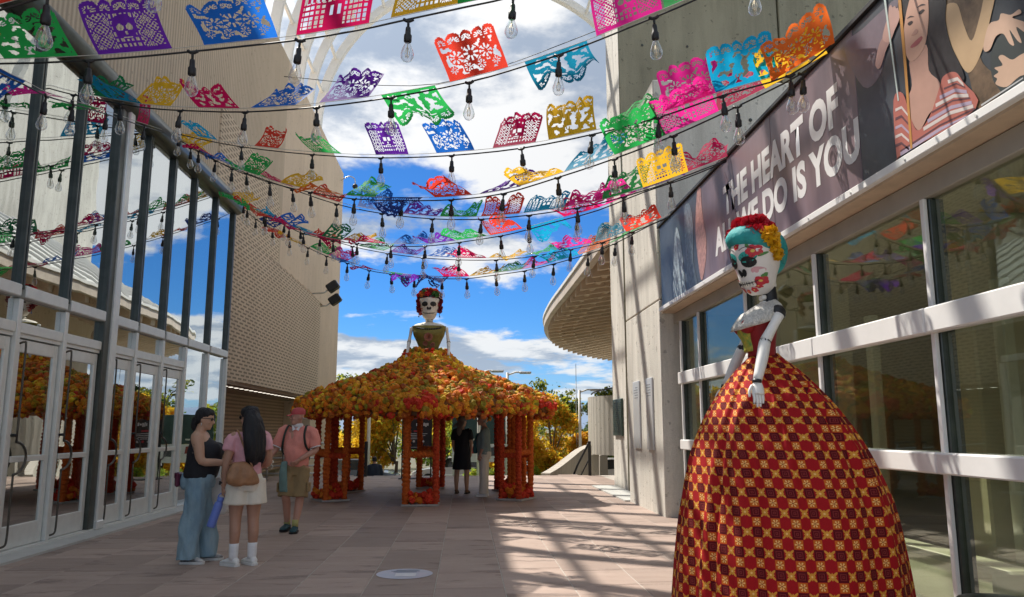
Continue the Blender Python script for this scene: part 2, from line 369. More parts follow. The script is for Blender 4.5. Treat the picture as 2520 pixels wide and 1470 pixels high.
# ---------------------------------------------------------------- plaza with stone slabs
M_mortar = mat('pale_mortar', (0.44, 0.40, 0.35), 0.9, 0, 0.2, 10, bump=0.3)
def slab_mat():
    m, nt, b, N, MA, MIX = nodes_mat('red_grey_flagstone'); L = nt.links.new
    tc = N('ShaderNodeTexCoord'); oi = N('ShaderNodeObjectInfo')
    off = N('ShaderNodeVectorMath', operation='ADD'); L(tc.outputs['Object'], off.inputs[0])
    sc = N('ShaderNodeVectorMath', operation='SCALE'); sc.inputs[3].default_value = 40.0; L(oi.outputs['Random'], sc.inputs[0]); L(sc.outputs[0], off.inputs[1])
    mp = N('ShaderNodeMapping'); L(off.outputs[0], mp.inputs[0]); mp.inputs['Scale'].default_value = (0.8, 2.6, 1)
    def NO(s, d, r=0.6):
        n = N('ShaderNodeTexNoise'); L(mp.outputs[0], n.inputs['Vector']); n.inputs['Scale'].default_value = s; n.inputs['Detail'].default_value = d; n.inputs['Roughness'].default_value = r; return n.outputs['Fac']
    a = NO(2.0, 6); f = NO(22, 5, 0.7); w = NO(1.1, 9, 0.72)
    base = MIX(a, (0.33, 0.235, 0.19), (0.54, 0.425, 0.355))
    tint = N('ShaderNodeMapRange'); L(oi.outputs['Random'], tint.inputs[0]); tint.inputs[3].default_value = 0.72; tint.inputs[4].default_value = 1.16
    base = MIX(1.0, base, tint.outputs[0], 'MULTIPLY')
    base = MIX(MA('MULTIPLY', f, 0.5), base, (0.22, 0.155, 0.125))
    pt = N('ShaderNodeMapRange'); L(w, pt.inputs[0]); pt.inputs[1].default_value = 0.565; pt.inputs[2].default_value = 0.65
    base = MIX(MA('MULTIPLY', pt.outputs[0], 0.55), base, (0.15, 0.105, 0.09))
    L(base, b.inputs['Base Color']); b.inputs['Roughness'].default_value = 0.62; b.inputs['Specular IOR Level'].default_value = 0.4
    h = MA('ADD', MA('MULTIPLY', f, 0.3), MA('MULTIPLY', pt.outputs[0], -1.0))
    bp = N('ShaderNodeBump'); bp.inputs['Strength'].default_value = 0.7; bp.inputs['Distance'].default_value = 0.012; L(h, bp.inputs['Height']); L(bp.outputs[0], b.inputs['Normal'])
    return m
M_slab = slab_mat()
PEND = 25.6
plaza = MB().box((-7.2, -8, -1.4), (7.5, PEND, -0.0045)).thing('plaza', M_mortar, 'paved plaza of reddish grey stone slabs between the two buildings', 'plaza', kind='structure', origin=(0, 10, 0))
def slabs():
    rnd = random.Random(3); W = 0.655; g = 0.0045
    lens = [0.62, 0.78, 0.92, 1.08, 1.3]; meshes = {}
    for l in lens: meshes[l] = MB().bbox((-W/2+g, -l/2+g, -0.04), (W/2-g, l/2-g, 0.0), 0.004).mesh('slab', [M_slab])
    rest = MB(); cand = []
    for k in range(-10, 7):
        x = -0.27 + W * (k + 0.5)
        if x > 3.4 and False: continue
        y = 2.0 + rnd.random() * 0.6
        while y < PEND - 0.7:
            l = rnd.choice(lens[1:]); cand.append((x, y + l / 2, l)); y += l
        rest.box((x - W/2 + g, y + g, -0.04), (x + W/2 - g, PEND - g, 0))
    def show(c): # larger and in the open part of the passage first
        x, y, l = c
        vis = 6.3 < y and -5.45 < x < 3.55 and abs(x) < y * 0.68
        return (0 if vis else 1, y)
    cand.sort(key=show)
    for i, (x, y, l) in enumerate(cand):
        if i < 298:
            o = link('slab', meshes[l], plaza); o.location = (x, y - 10, rnd.uniform(-0.0025, 0.0015)); o.rotation_euler = (rnd.uniform(-.0012, .0012), rnd.uniform(-.0012, .0012), 0)
        else: rest.bbox((x - W/2 + g, y - l/2 + g, -0.04), (x + W/2 - g, y + l/2 - g, 0), 0.004)
    tag(rest.build('slabs', M_slab, plaza), kind='stuff')
slabs()
M_kerbs = mat('pale_threshold_stone', (0.50, 0.50, 0.47), 0.5, 0, 0.1, 3)

# unseen pale paving added behind the viewer to bounce sunlight into the passage
MB().box((-60, -70, -1.4), (60, -8.005, -0.01)).thing('added_forecourt', mat('bounce_paving', (0.50, 0.44, 0.37), .8, 0, .12, .8), 'wide unseen pale paving added to bounce sunlight into the passage', 'added_forecourt', kind='structure')
# lower ground beyond the plaza
M_grass = mat('lawn_grass', (0.06, 0.11, 0.025), 0.9, 0, 0.4, 3, bump=0.6, bscale=60)
M_asph = mat('sunlit_pale_asphalt', (0.22, 0.22, 0.22), 0.85, 0, 0.12, 4, bump=0.2, bscale=80)
M_land = mat('far_dry_land', (0.14, 0.13, 0.08), 0.95, 0, 0.3, 0.02)
MB().box((-4000, -60, -9), (4000, 12000, -1.42)).thing('ground', M_land, 'ground stretching out beyond the plaza', 'ground', kind='structure', origin=(0, 60, -1.42))
MB().box((-60, PEND + 0.3, -1.6), (60, 47, -1.38)).thing('lawn', M_grass, 'green lawn under the yellow trees beyond the plaza', 'lawn', kind='structure')
MB().box((-200, 36.5, -1.6), (200, 45.5, -1.365)).thing('road', M_asph, 'pale road with cars beyond the plaza', 'road', kind='structure')
MB().box((3.95, 25.95, -1.6), (40, 70, -1.352)).thing('added_terrace', M_kerbs, 'mostly hidden pale paving added to bounce sunlight under the rounded canopy', 'added_terrace', kind='structure')  # pale slab added to bounce sunlight up to the canopy underside
MB().bbox((-200, 36.2, -1.6), (200, 36.5, -1.25), 0.02).thing('kerb', M_kerbs, 'pale stone kerb along the road', 'kerb', kind='structure')
hb = MB(); ridge = []
for i in range(81):
    x = -6000 + i * 150; hgt = 300 + 130 * noise.noise(V((i * 0.13, 2.0, 0))) + 50 * noise.noise(V((i * 0.5, 7.0, 0)))
    ridge.append((x, hgt))
hb.loft([[V((x, 8600, -5)), V((x, 9300, h * 0.55)), V((x, 10200, h))] for x, h in ridge], closed=False, caps=False)
hb.thing('mountains', mat('haze_tinted_mountain', (0.17, 0.23, 0.33), 1.0, 0, 0.12, 0.002), 'far blue mountain ridge on the horizon', 'mountains', kind='structure')  # bluing by distant air haze is put into the ridge colour

# ---------------------------------------------------------------- left: glazed lobby front
XG = -5.45
lob = empty('glazed_lobby', (XG, 13, 0), 'glass lobby front with aluminium doors and mirror panes under a dark gutter', 'glass facade')
MY = [7.45, 8.6, 9.7, 10.82, 12.1, 13.12, 14.27, 15.42, 16.75, 18.02]   # mullion lines, 12.1 is the column
ZT = 3.15; ZTOP = 6.42
MB().box((XG - 0.16, 5, 0.0), (XG + 0.42, 18.1, 0.03)).build('threshold', M_kerbs, lob)
MB().box((XG - 0.02, 5, 0.03), (XG + 0.10, 18.05, 0.055)).build('door_track', M_alu, lob)
for i, y in enumerate(MY):
    if i == 4:
        MB().bbox((XG - 0.05, y - 0.2, 0.03), (XG + 0.09, y - 0.02, ZTOP + .05), 0.012).build('column', M_dkgreen, lob)
        MB().bbox((XG - 0.05, y - 0.018, 0.03), (XG + 0.13, y + 0.17, ZTOP + .05), 0.02).build('column', M_alu, lob)
        MB().bbox((XG - 0.06, y - 0.03, 0.031), (XG + 0.145, y + 0.185, 0.16), 0.015).build('column_shoe', M_alu, lob)
    else:
        q = MB(); q.bbox((XG - 0.06, y - 0.05, ZT), (XG + 0.075, y - 0.012, ZTOP), 0.006); q.bbox((XG - 0.06, y + 0.012, ZT), (XG + 0.075, y + 0.05, ZTOP), 0.006); q.box((XG - 0.05, y - 0.012, ZT), (XG + 0.055, y + 0.012, ZTOP))
        q.build('mullion', M_dkgreen, lob)
        MB().bbox((XG - 0.06, y - 0.045, 0.056), (XG + 0.08, y + 0.045, ZT - 0.12), 0.008).build('door_post', M_alu, lob)
edges = []
for i in range(len(MY) - 1):
    a = MY[i] + (0.172 if i == 4 else 0.05); b = MY[i+1] - (0.202 if i + 1 == 4 else 0.05)
    edges.append((a, b))
    MB().box((XG - 0.012, a - .01, ZT + 0.02), (XG + 0.012, b + .01, ZTOP)).build('pane', M_glassL, lob)
    MB().bbox((XG - 0.07, a - 0.002, ZT - 0.10), (XG + 0.10, b + 0.002, ZT + 0.05), 0.012).build('transom_bar', M_alu, lob)
    if i < 7:
        MB().box((XG - 0.01, a, 2.76), (XG + 0.01, b, ZT - 0.102)).build('transom_pane', M_glassL, lob)
        q = MB(); q.bbox((XG - 0.07, a, 2.62), (XG + 0.07, b, 2.75), 0.01); q.box((XG - 0.05, a, 2.575), (XG + 0.045, b, 2.62)); q.build('door_head', M_alu, lob)
        d = MB()                                            # door leaf frame
        d.bbox((XG - 0.03, a + .012, 0.06), (XG + 0.03, a + .11, 2.56), 0.008); d.bbox((XG - 0.03, b - .11, 0.06), (XG + 0.03, b - .012, 2.56), 0.008)
        d.bbox((XG - 0.028, a + .11, 2.40), (XG + 0.028, b - .11, 2.558), 0.008)
        door = d.build('door', M_alu, lob)
        MB().bbox((XG - 0.027, a + .11, 0.062), (XG + 0.027, b - .11, 0.33), 0.006).build('kick_plate', M_alu, door)
        MB().box((XG - 0.008, a + .105, 0.32), (XG + 0.008, b - .105, 2.41)).build('pane', M_glassL, door)
        hx = XG + 0.10; hy = a + 0.10; h = MB()
        h.tube([(XG + .03, hy - .02, 2.50), (hx - .02, hy, 2.52), (hx, hy, 2.46), (hx, hy, 1.9), (hx, hy, 1.32)], 0.013, 8, 3)
        h.tube([(hx, hy, 1.32)] + [(hx, hy + 0.24 * sin(t * pi / 10), 1.13 + 0.19 * cos(t * pi / 10)) for t in range(11)] + [(hx, hy, 0.92)], 0.016, 8, 1)
        h.tube([(hx, hy, 0.95), (hx, hy, 0.5), (hx, hy, 0.2), (hx - .015, hy - .02, 0.12), (XG + .03, hy - .1, 0.11)], 0.013, 8, 3)
        h.build('pull_handle', M_bronze, door)
        q = MB(); q.tube([(XG + .03, hy, 1.40), (hx, hy, 1.40)], 0.018, 8); q.build('handle_bracket', M_black, door)
        MB().bbox((XG + .028, a + .11, 1.08), (XG + .05, b - .11, 1.15), 0.006).build('push_bar', M_alu, door)
    else:
        MB().box((XG - 0.01, a, 0.06), (XG + 0.01, b, ZT - 0.102)).build('pane', M_glassL, lob)
gut = MB(); gut.tube([(XG + 0.04, 4, 6.60), (XG + 0.04, 18.15, 6.60)], 0.20, 16, smooth=True); gut.build('gutter', M_dkgreen, lob)
MB().bbox((XG - 0.45, 4, 6.42), (XG + 0.10, 18.1, 6.50), 0.01).build('eave_plate', M_dkgreen, lob)
MB().box((XG - 0.45, 18.06, 0), (XG + 0.05, 18.12, 6.5)).build('end_jamb', M_bronze, lob)
# dim room behind the glass
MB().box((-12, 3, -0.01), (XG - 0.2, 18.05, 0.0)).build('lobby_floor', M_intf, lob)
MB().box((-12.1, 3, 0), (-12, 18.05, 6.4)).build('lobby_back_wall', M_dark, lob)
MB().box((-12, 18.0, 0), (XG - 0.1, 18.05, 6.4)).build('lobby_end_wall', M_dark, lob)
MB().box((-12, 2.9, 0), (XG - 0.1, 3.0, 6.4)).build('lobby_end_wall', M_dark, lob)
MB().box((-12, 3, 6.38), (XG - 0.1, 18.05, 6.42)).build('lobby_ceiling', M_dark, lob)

# ---------------------------------------------------------------- left: tan concrete hall
XW = -5.9
hall = empty('concrete_hall', (XW, 26, 0), 'tall tan concrete hall with slotted bulging screen above the glass lobby', 'building')
ZH = 13.45
MB().box((XW - 6, 3.6, 6.47), (XW, 24.6, ZH)).build('ribbed_wall', M_rib, hall)
for i, (a, b) in enumerate(((24.603, 27.5), (27.504, 30.6), (30.604, 33.4), (33.404, 36.3))):
    MB().box((XW - 6, a, 6.2 if b < 31 else -1.4), (XW, b, ZH)).build('wall_panel', M_smooth, hall)
MB().box((XW - 6, 18.13, 2.7), (XW - 0.02, 24.6, 6.465)).build('inner_wall', M_rib, hall)
MB().box((XW - 6, 24.605, 2.7), (XW - 0.02, 30.6, 6.195)).build('inner_wall', M_rib, hall)
# slotted panel with a rounded corner above the screen box
pl = [V((XW + 0.035, 18.13, 6.3)), V((XW + 0.035, 24.3, 6.3)), V((XW + 0.035, 24.3, 7.6))] + [V((XW + 0.035, 23.3 + 1.0 * cos(t * pi / 16), 7.7 + 1.1 * sin(t * pi / 16))) for t in range(1, 9)] + [V((XW + 0.035, 18.13, 9.2))]
MB().prism(pl, (-0.06, 0, 0)).build('slotted_panel', M_screen, hall)
# bulging screen box with rounded far edge
out = [V((XW - 0.5, 18.13)), V((XG - 0.03, 18.13)), V((XG + .02, 20)), V((XG + .05, 24)), V((XG + .02, 27.5))] + [V((XG - 0.48 + 0.5 * cos(t * pi / 12), 29.0 + 0.95 * sin(t * pi / 12))) for t in range(0, 7)] + [V((XW - 0.5, 29.95))]
sb = MB()
prof = [(2.58, 0.0), (4.0, 0.03), (5.6, 0.03), (6.12, 0.0)]
sb.loft([[V((p.x + d, p.y, z)) for p in out] for z, d in prof], smooth=False); sb.build('screen_box', M_screen, hall)
for i in range(7):
    y = 23.4 + i * 0.95
    MB().prism([V((XW, y, 6.13)), V((XG - 0.02, y, 6.13)), V((XW, y, 6.62))], (0, 0.10, 0)).build('ledge_fin', M_smooth, hall)
    MB().prism([V((XW, y + .1, 6.14)), V((XG - 0.03, y + .1, 6.14)), V((XW, y + 0.1, 6.34))], (0, 0.84, 0)).build('ledge_slope', M_smooth, hall)
MB().box((XW - 1.2, 18.13, 2.50), (XG - 0.02, 30.0, 2.575)).build('soffit', M_lower, hall)
MB().box((XW - 6, 18.13, 0), (XW - 1.0, 30.6, 2.495)).build('lower_wall', M_lower, hall)
M_lamp = bpy.data.materials.new('lit_downlight'); M_lamp.use_nodes = True
M_lamp.node_tree.nodes['Principled BSDF'].inputs['Emission Color'].default_value = (1, .93, .8, 1); M_lamp.node_tree.nodes['Principled BSDF'].inputs['Emission Strength'].default_value = 0.7
for i in range(24):
    y = 18.5 + i * 0.47
    MB().box((XG - 0.42, y, 2.490), (XG - 0.34, y + 0.14, 2.499)).build('soffit_light', M_lamp, hall)

# railing in front of the lower wall
M_steel = mat('galvanised_rail', (0.55, 0.56, 0.55), 0.4, 0.6, 0.1, 6)
rl = empty('railing', (-5.6, 23.5, 0), 'grey metal railing of level bars below the slotted screen', 'railing')
for k, x in enumerate((-6.6, -5.7, -4.8, -3.9)):
    MB().tube([(x, 23.5, 0), (x, 23.5, 1.05)], 0.028, 8).build('post', M_steel, rl)
for z in (0.2, 0.42, 0.64, 0.86, 1.06):
    MB().tube([(-6.65, 23.5, z), (-3.85, 23.5, z)], 0.024 if z < 1 else 0.034, 8).build('bar', M_steel, rl)
rl2 = empty('handrail', (-5.1, 19.4, 0), 'slim sloping handrail on dark posts past the end of the glass front', 'handrail')
MB().tube([(-5.35, 18.9, 1.12), (-5.1, 20.4, 0.98), (-5.0, 22.4, 0.9)], 0.022, 8).build('rail', M_steel, rl2)
MB().tube([(-5.33, 19.0, 0), (-5.33, 19.0, 1.11)], 0.018, 8).build('post', M_bronze, rl2)
MB().tube([(-5.1, 20.4, 0), (-5.1, 20.4, .98)], 0.018, 8).build('post', M_bronze, rl2)
MB().tube([(-5.0, 22.3, 0), (-5.0, 22.3, .9)], 0.018, 8).build('post', M_bronze, rl2)

# floodlights on the ledge
for i, (y, z) in enumerate(((29.4, 6.75), (30.0, 6.35))):
    fl = empty('floodlight', (XG + 0.1, y, z - 0.3), ('upper' if i == 0 else 'lower') + ' black box floodlight fixed by the slotted screen of the tan hall', 'floodlight')
    R = Matrix.Translation((XG + 0.42, y, z)) @ Matrix.Rotation(radians(-35), 4, 'Y')
    q = MB(); q.bbox((-0.22, -0.2, -0.16), (0.22, 0.2, 0.16), 0.04); q.xf(R); q.build('lamp_box', M_black, fl)
    q = MB(); q.box((0.221, -0.17, -0.13), (0.232, 0.17, 0.13)); q.xf(R); q.build('lens', mat('grey_lens', (.3, .3, .3), .2), fl)
    q = MB(); q.tube([(XW + 0.02, y, z - .28), (XG + 0.1, y, z - .24), (XG + .35, y, z - .05)], 0.03, 8); q.build('bracket', M_steel, fl)
# small camera on an arm at the roof corner
sc = empty('security_camera', (XW + .05, 35.6, 12.9), 'small dome camera on a curved arm at the tan hall roof corner', 'camera')
MB().tube([(XW, 35.6, 12.9), (XW + .35, 35.6, 13.1), (XW + .62, 35.6, 13.0), (XW + .66, 35.6, 12.75)], 0.025, 6, 4).build('arm', M_steel, sc)
MB().ball((XW + .66, 35.6, 12.62), .13, 10, 7).build('dome', M_black, sc)

# ---------------------------------------------------------------- overhead barrel canopy
CVX, CVZ, CVR = 0.70, 13.55, 6.85
can = empty('lattice_canopy', (CVX, 12, 13.4), 'white steel lattice barrel canopy arching over the passage', 'canopy')
def arc(a0, a1, y, r, n=30): return [V((CVX + r * cos(a0 + (a1 - a0) * t / n), y, CVZ + r * sin(a0 + (a1 - a0) * t / n))) for t in range(n + 1)]
NRIB = 13
for k in range(NRIB):
    y = 30.8 - 1.85 * k; w = 0.10 if k else 0.16
    rings = []
    for t in range(37):
        a = pi * t / 36; c, s = cos(a), sin(a)
        rings.append([V((CVX + r * c, y + dy, CVZ + r * s)) for r, dy in ((CVR - .17, -w), (CVR + .13, -w), (CVR + .13, w), (CVR - .17, w))])
    MB().loft(rings, smooth=False).build('rib', M_cream, can)
YE = 30.8 - 1.85 * (NRIB - 1)
for k in range(15):
    a = pi * k / 14 ; c, s = cos(a), sin(a); P = V((CVX + CVR * c, 0, CVZ + CVR * s)); e = V((c, 0, s)); t = V((-s, 0, c))
    w = 0.13 if k in (0, 14) else 0.05
    rings = [[V((0, y, 0)) + P + e * u * 0.9 + t * v for u, v in ((-w, -w), (w, -w), (w, w), (-w, w))] for y in (YE, 30.8)]
    MB().loft(rings, smooth=False).build('edge_beam' if k in (0, 14) else 'purlin', M_cream, can)
# ---------------------------------------------------------------- right: concrete pier, tall fin wall
XP = 3.39
pier = empty('concrete_pier', (XP + 1.2, 14.9, 0), 'thick board-marked concrete pier beside the long banner', 'pier')
MB().bbox((XP, 13.47, -0.05), (9.0, 16.38, 3.72), 0.02).build('lower_block', M_conc, pier)
MB().bbox((XP + .002, 13.472, 3.732), (9.0, 16.378, 7.85), 0.02).build('upper_block', M_conc, pier)
fin = empty('concrete_fin_wall', (7, 19.8, 0), 'tall concrete fin wall rising behind the pier to the canopy', 'wall')
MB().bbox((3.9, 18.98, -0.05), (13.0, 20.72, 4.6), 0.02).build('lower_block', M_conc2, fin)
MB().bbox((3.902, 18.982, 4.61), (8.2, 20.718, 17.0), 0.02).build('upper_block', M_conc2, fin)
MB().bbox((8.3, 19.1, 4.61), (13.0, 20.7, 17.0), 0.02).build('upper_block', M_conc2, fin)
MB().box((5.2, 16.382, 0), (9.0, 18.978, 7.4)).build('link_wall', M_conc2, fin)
tie = MB().lathe([(.035, 0), (.035, .006), (.02, .007)], n=8).xf(Matrix.Rotation(pi / 2, 4, 'X')).mesh('tie_hole', [M_dark])
for tx in (4.5, 5.7, 6.9, 8.8, 10.0):
    for tz_ in (5.4, 6.9, 8.4, 9.9, 11.4):
        o = link('tie_hole', tie, fin); o.location = V((tx + .04 * sin(tz_ * 9), 18.975 if tx < 8.25 else 19.093, tz_)) - fin.location
for tx in (4.0, 5.2, 6.4):
    for tz_ in (5.6, 7.1):
        o = link('tie_hole', tie, pier); o.location = V((tx, 13.466, tz_)) - pier.location
# pale sheet puts the sunlight on the fin's left end into its colour
MB().box((3.893, 18.985, 0.0), (3.899, 20.715, 16.9)).build('lit_end_face', M_conc, fin)
MB().box((XP - .10, 16.4, 0), (3.88, 20.7, 0.03)).build('base_strip', M_kerbs, fin)

# bronze plaque and two metal notice strips
M_verd = mat('green_bronze', (0.055, 0.085, 0.07), 0.45, 0.6, 0.4, 12, bump=0.4, bscale=40)
pq = empty('bronze_plaque', (3.88, 19.95, 1.3), 'dark green bronze plaque with raised lines on the fin wall', 'plaque')
MB().bbox((3.84, 19.35, 1.30), (3.892, 20.5, 2.22), 0.012).build('plate', M_verd, pq)
rn = random.Random(5)
for c, (a, b) in enumerate(((19.42, 19.9), (19.97, 20.43))):
    z = 2.13
    while z > 1.4:
        q = MB(); y = a
        while y < b - .03:
            l = rn.uniform(.03, .10); q.box((3.832, y, z - .022), (3.841, min(y + l, b), z)); y += l + .02
        q.build('raised_line', M_verd, pq); z -= 0.048
M_sign = mat('brushed_sign_metal', (0.62, 0.64, 0.66), 0.35, 0.35, 0.06, 2, stretch=(1, 1, .1))
for i, (y0, y1) in enumerate(((15.15, 15.72), (14.08, 14.58))):
    nb = empty('notice_strip', (XP - .02, y0, 1.1), ('grey metal notice strip on the pier, farther from the banner' if i == 0 else 'grey metal notice strip on the pier, nearer the banner'), 'sign')
    MB().bbox((XP - 0.03, y0, 1.1), (XP - .003, y1, 2.4), 0.006).build('plate', M_sign, nb)
    z = 2.27
    for r in range(5):
        MB().box((XP - .0335, y0 + .12, z), (XP - .0305, y0 + .12 + rn.uniform(.18, .36), z + .014)).build('print_line', mat('grey_print', (.25, .27, .3), .6), nb); z -= .05

# ---------------------------------------------------------------- right: window front with banner fascia
XR = 3.66
wf = empty('window_front', (XR, 8, 0), 'window front with wide white crossbars and dark green glass below the banner', 'glass facade')
RY = [13.05, 12.02, 9.93, 7.86, 5.86, 3.85, 1.85, -0.2]
MB().box((XR + .02, -4, 3.50), (12, 13.40, 5.02)).build('roof_block', M_conc2, wf)
MB().box((XP + .03, -4, 3.47), (XR + .015, 13.42, 3.50)).build('soffit', mat('brown_soffit', (.58, .44, .31), .6), wf)
MB().bbox((XR - .03, -4, 3.29), (XR + .10, 13.45, 3.465), .006).build('head_frame', mat('olive_grey_beam', (.42, .39, .33), .6, .1, .1, 2), wf)
for i, y in enumerate(RY):
    MB().bbox((XR - .04, y - .027, .06), (XR - .005, y + .027, 3.288), .006).build('mullion', M_white, wf)
    MB().bbox((XR, y - .045, .06), (XR + .12, y + .05, 3.285), .006).build('mullion_box', M_dkgreen, wf)
for i in range(len(RY) - 1):
    b, a = RY[i], RY[i+1]
    MB().bbox((XR - .10, a + .003, 2.21), (XR - .002, b - .003, 2.41), .012).build('crossbar', M_white, wf)
    MB().bbox((XR - .10, a + .003, 1.14), (XR - .002, b - .003, 1.30), .012).build('crossbar', M_white, wf)
    for z0, z1 in ((.10, 1.145), (1.295, 2.215), (2.405, 3.295)):
        MB().box((XR + .03, a + .045, z0), (XR + .045, b - .04, z1)).build('pane', M_glassR, wf)
MB().bbox((XR - .06, -4, 0), (XR + .2, 13.45, .10), .01).build('sill', M_kerbs, wf)
# room behind
MB().box((XR + .2, -4, -.005), (11, 13.45, .012)).build('room_floor', M_intf, wf)
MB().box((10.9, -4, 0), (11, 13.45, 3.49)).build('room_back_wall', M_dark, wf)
MB().box((XR + .15, -4, 3.44), (11, 13.45, 3.46)).build('room_ceiling', M_int, wf)
MB().box((XR + .15, 13.41, 0), (11, 13.45, 3.44)).build('room_end_wall', M_int, wf)
for x, y in ((4.9, 10.7), (4.9, 7.0), (4.9, 4.3), (7.6, 9.5), (7.6, 5.6)):
    MB().bbox((x - .38, y - .30, .012), (x + .38, y + .30, 3.44), .02).build('room_column', M_int, wf)
for x, y in ((4.6, 8.6), (4.55, 6.35), (4.5, 5.05), (4.6, 11.6)):
    MB().bbox((x - .05, y - .07, .012), (x + .05, y + .07, 2.75), .01).build('room_lit_strip', M_intw, wf)  # pale strips paint the sunlit edges of the room's columns
MB().bbox((3.95, 5.9, .012), (4.35, 12.9, .42), .02).build('room_ledge', M_intw, wf)
MB().box((8.6, 1, .012), (8.9, 13, 2.2)).build('room_partition', M_int, wf)

# ---------------------------------------------------------------- banner
XB = XP + 0.005; BZ0, BZ1 = 3.565, 4.985
def banner_mat():
    m, nt, b, N, MA, MIX = nodes_mat('mauve_banner_vinyl'); L = nt.links.new
    tc = N('ShaderNodeTexCoord'); mp = N('ShaderNodeMapping'); L(tc.outputs['Object'], mp.inputs[0]); mp.inputs['Scale'].default_value = (1, 1.3, .45)
    n = N('ShaderNodeTexNoise'); L(mp.outputs[0], n.inputs['Vector']); n.inputs['Scale'].default_value = 1.1; n.inputs['Detail'].default_value = 3
    r = N('ShaderNodeMapRange', interpolation_type='SMOOTHSTEP'); L(n.outputs['Fac'], r.inputs[0]); r.inputs[1].default_value = .36; r.inputs[2].default_value = .66
    L(MIX(r.outputs[0], (.115, .082, .095), (.235, .165, .18)), b.inputs['Base Color']); b.inputs['Roughness'].default_value = 0.38
    n2 = N('ShaderNodeTexNoise'); L(mp.outputs[0], n2.inputs['Vector']); n2.inputs['Scale'].default_value = 2.2
    bp = N('ShaderNodeBump'); bp.inputs['Strength'].default_value = .35; bp.inputs['Distance'].default_value = .03; L(n2.outputs['Fac'], bp.inputs['Height']); L(bp.outputs[0], b.inputs['Normal'])
    return m
ban = empty('banner', (XB, 8, BZ0), 'long mauve banner lettered in white with printed musicians along the fascia', 'banner')
M_ban = banner_mat()
M_slate = mat('dark_slate_print', (.045, .055, .066), .4, 0, .5, 1.6)
seams = [13.30, 10.95, 8.22, 6.30]
for a, b in zip(seams[1:], seams[:-1]):
    MB().bbox((XB, a + .004, BZ0), (XR + .01, b - .004, BZ1), .004).build('panel', M_slate if b > 13 else M_ban, ban)
MB().bbox((XB, -4, BZ0), (XR + .01, 6.296, BZ1), .004).build('panel', M_slate, ban)
MB().bbox((XB - .03, -4, BZ1 + .002), (XR + .1, 13.40, BZ1 + .06), .01).build('top_edge', M_black, ban)
MB().bbox((XB - .035, -4, BZ0 - .075), (XB + .03, 13.40, BZ0 - .003), .008).build('bottom_rail', M_white, ban)
for k in range(14): MB().tube([(XB - .043, 1.3 + k * .86, BZ0 - .04), (XB - .033, 1.3 + k * .86, BZ0 - .04)], .012, 6).build('rivet', M_alu, ban)
M_let = mat('white_banner_print', (.74, .73, .72), .45, 0, .04, 4)
def lettering(txt, y0, y1, z0, z1):
    cu = bpy.data.curves.new('t', 'FONT'); cu.body = txt; cu.offset = 0.046; cu.space_character = 1.02; cu.resolution_u = 4
    o = bpy.data.objects.new('t', cu); COL.objects.link(o); dg = bpy.context.evaluated_depsgraph_get()
    me = bpy.data.meshes.new_from_object(o.evaluated_get(dg)); bpy.data.objects.remove(o)
    xs = [v.co.x for v in me.vertices]; ys = [v.co.y for v in me.vertices]; ax, bx, ay, by = min(xs), max(xs), min(ys), max(ys)
    off = ban.location
    for v in me.vertices:
        v.co = V((XB - .003, y0 + (y1 - y0) * (v.co.x - ax) / (bx - ax), z0 + (z1 - z0) * (v.co.y - ay) / (by - ay))) - off
    me.materials.clear(); me.materials.append(M_let)
    o = link('lettering', me, ban); o['label'] = 'white bold words ' + txt
lettering('THE HEART OF', 9.88, 6.63, 4.235, 4.645)
lettering('ALL WE DO IS YOU', 10.30, 6.30, 3.79, 4.175)
# printed picture, flat shapes one above the other on the vinyl
pcount = [0]
def printed(name, pts, col, lay, zoomed=True, rough=.4, var=.10, vs=3):
    P = []
    if name not in ('printed_cord', 'printed_staff', 'printed_caption', 'printed_stripe'): pts = smooth_poly(pts, 4)
    for x, y in pts:
        if zoomed: x, y = (3072 + x / 1.838) / 1.625, y / 1.838 / 1.625
        p = atX(x, y, XB); p.x = XB - .0018 - lay * .0012; p.z = min(max(p.z, BZ0 + .003), BZ1 - .003); P.append(p)
    pcount[0] += 1
    MB().prism(P, (.0009, 0, 0)).build(name, mat('print_%02d' % pcount[0], col, rough, 0, var, vs), ban)
SK = (.52, .31, .23); SK2 = (.42, .25, .16)
printed('printed_haze', [(560,350),(700,210),(860,60),(960,0),(880,330),(820,560),(700,640)], (.17,.14,.17), 0, var=.3, vs=2)
printed('printed_person', [(1290,-80),(1660,-80),(1600,150),(1560,420),(1690,560),(1800,600),(1560,800),(1500,650),(1470,540),(1390,460),(1310,250)], (.13,.085,.05), 1, var=.5, vs=9)
printed('printed_arm', [(1300,60),(1390,30),(1440,180),(1500,300),(1560,120),(1600,-40),(1670,-40),(1640,120),(1590,330),(1530,480),(1470,535),(1400,440),(1330,270)], (.48,.33,.19), 2)
printed('printed_drum', [(1650,560),(1640,420),(1690,290),(1790,200),(1990,150),(1990,640),(1760,690),(1690,640)], (.035,.045,.045), 3)
printed('printed_hand', [(1590,330),(1630,180),(1700,150),(1720,100),(1790,110),(1850,70),(1865,100),(1800,130),(1900,170),(1900,240),(1830,200),(1870,310),(1840,300),(1780,220),(1815,330),(1780,320),(1735,250),(1680,270),(1640,360),(1600,380)], (.55,.37,.27), 4)
printed('printed_hand', [(1990,360),(1870,400),(1800,440),(1730,405),(1700,425),(1730,480),(1670,500),(1700,530),(1665,560),(1690,580),(1680,620),(1760,640),(1860,560),(1990,520)], (.52,.35,.25), 4)
printed('printed_hair', [(1000,-60),(1290,-60),(1310,150),(1350,330),(1430,500),(1440,600),(1300,640),(1190,600),(1150,470),(1040,330),(1010,150)], (.018,.016,.018), 5, var=.6, vs=14)
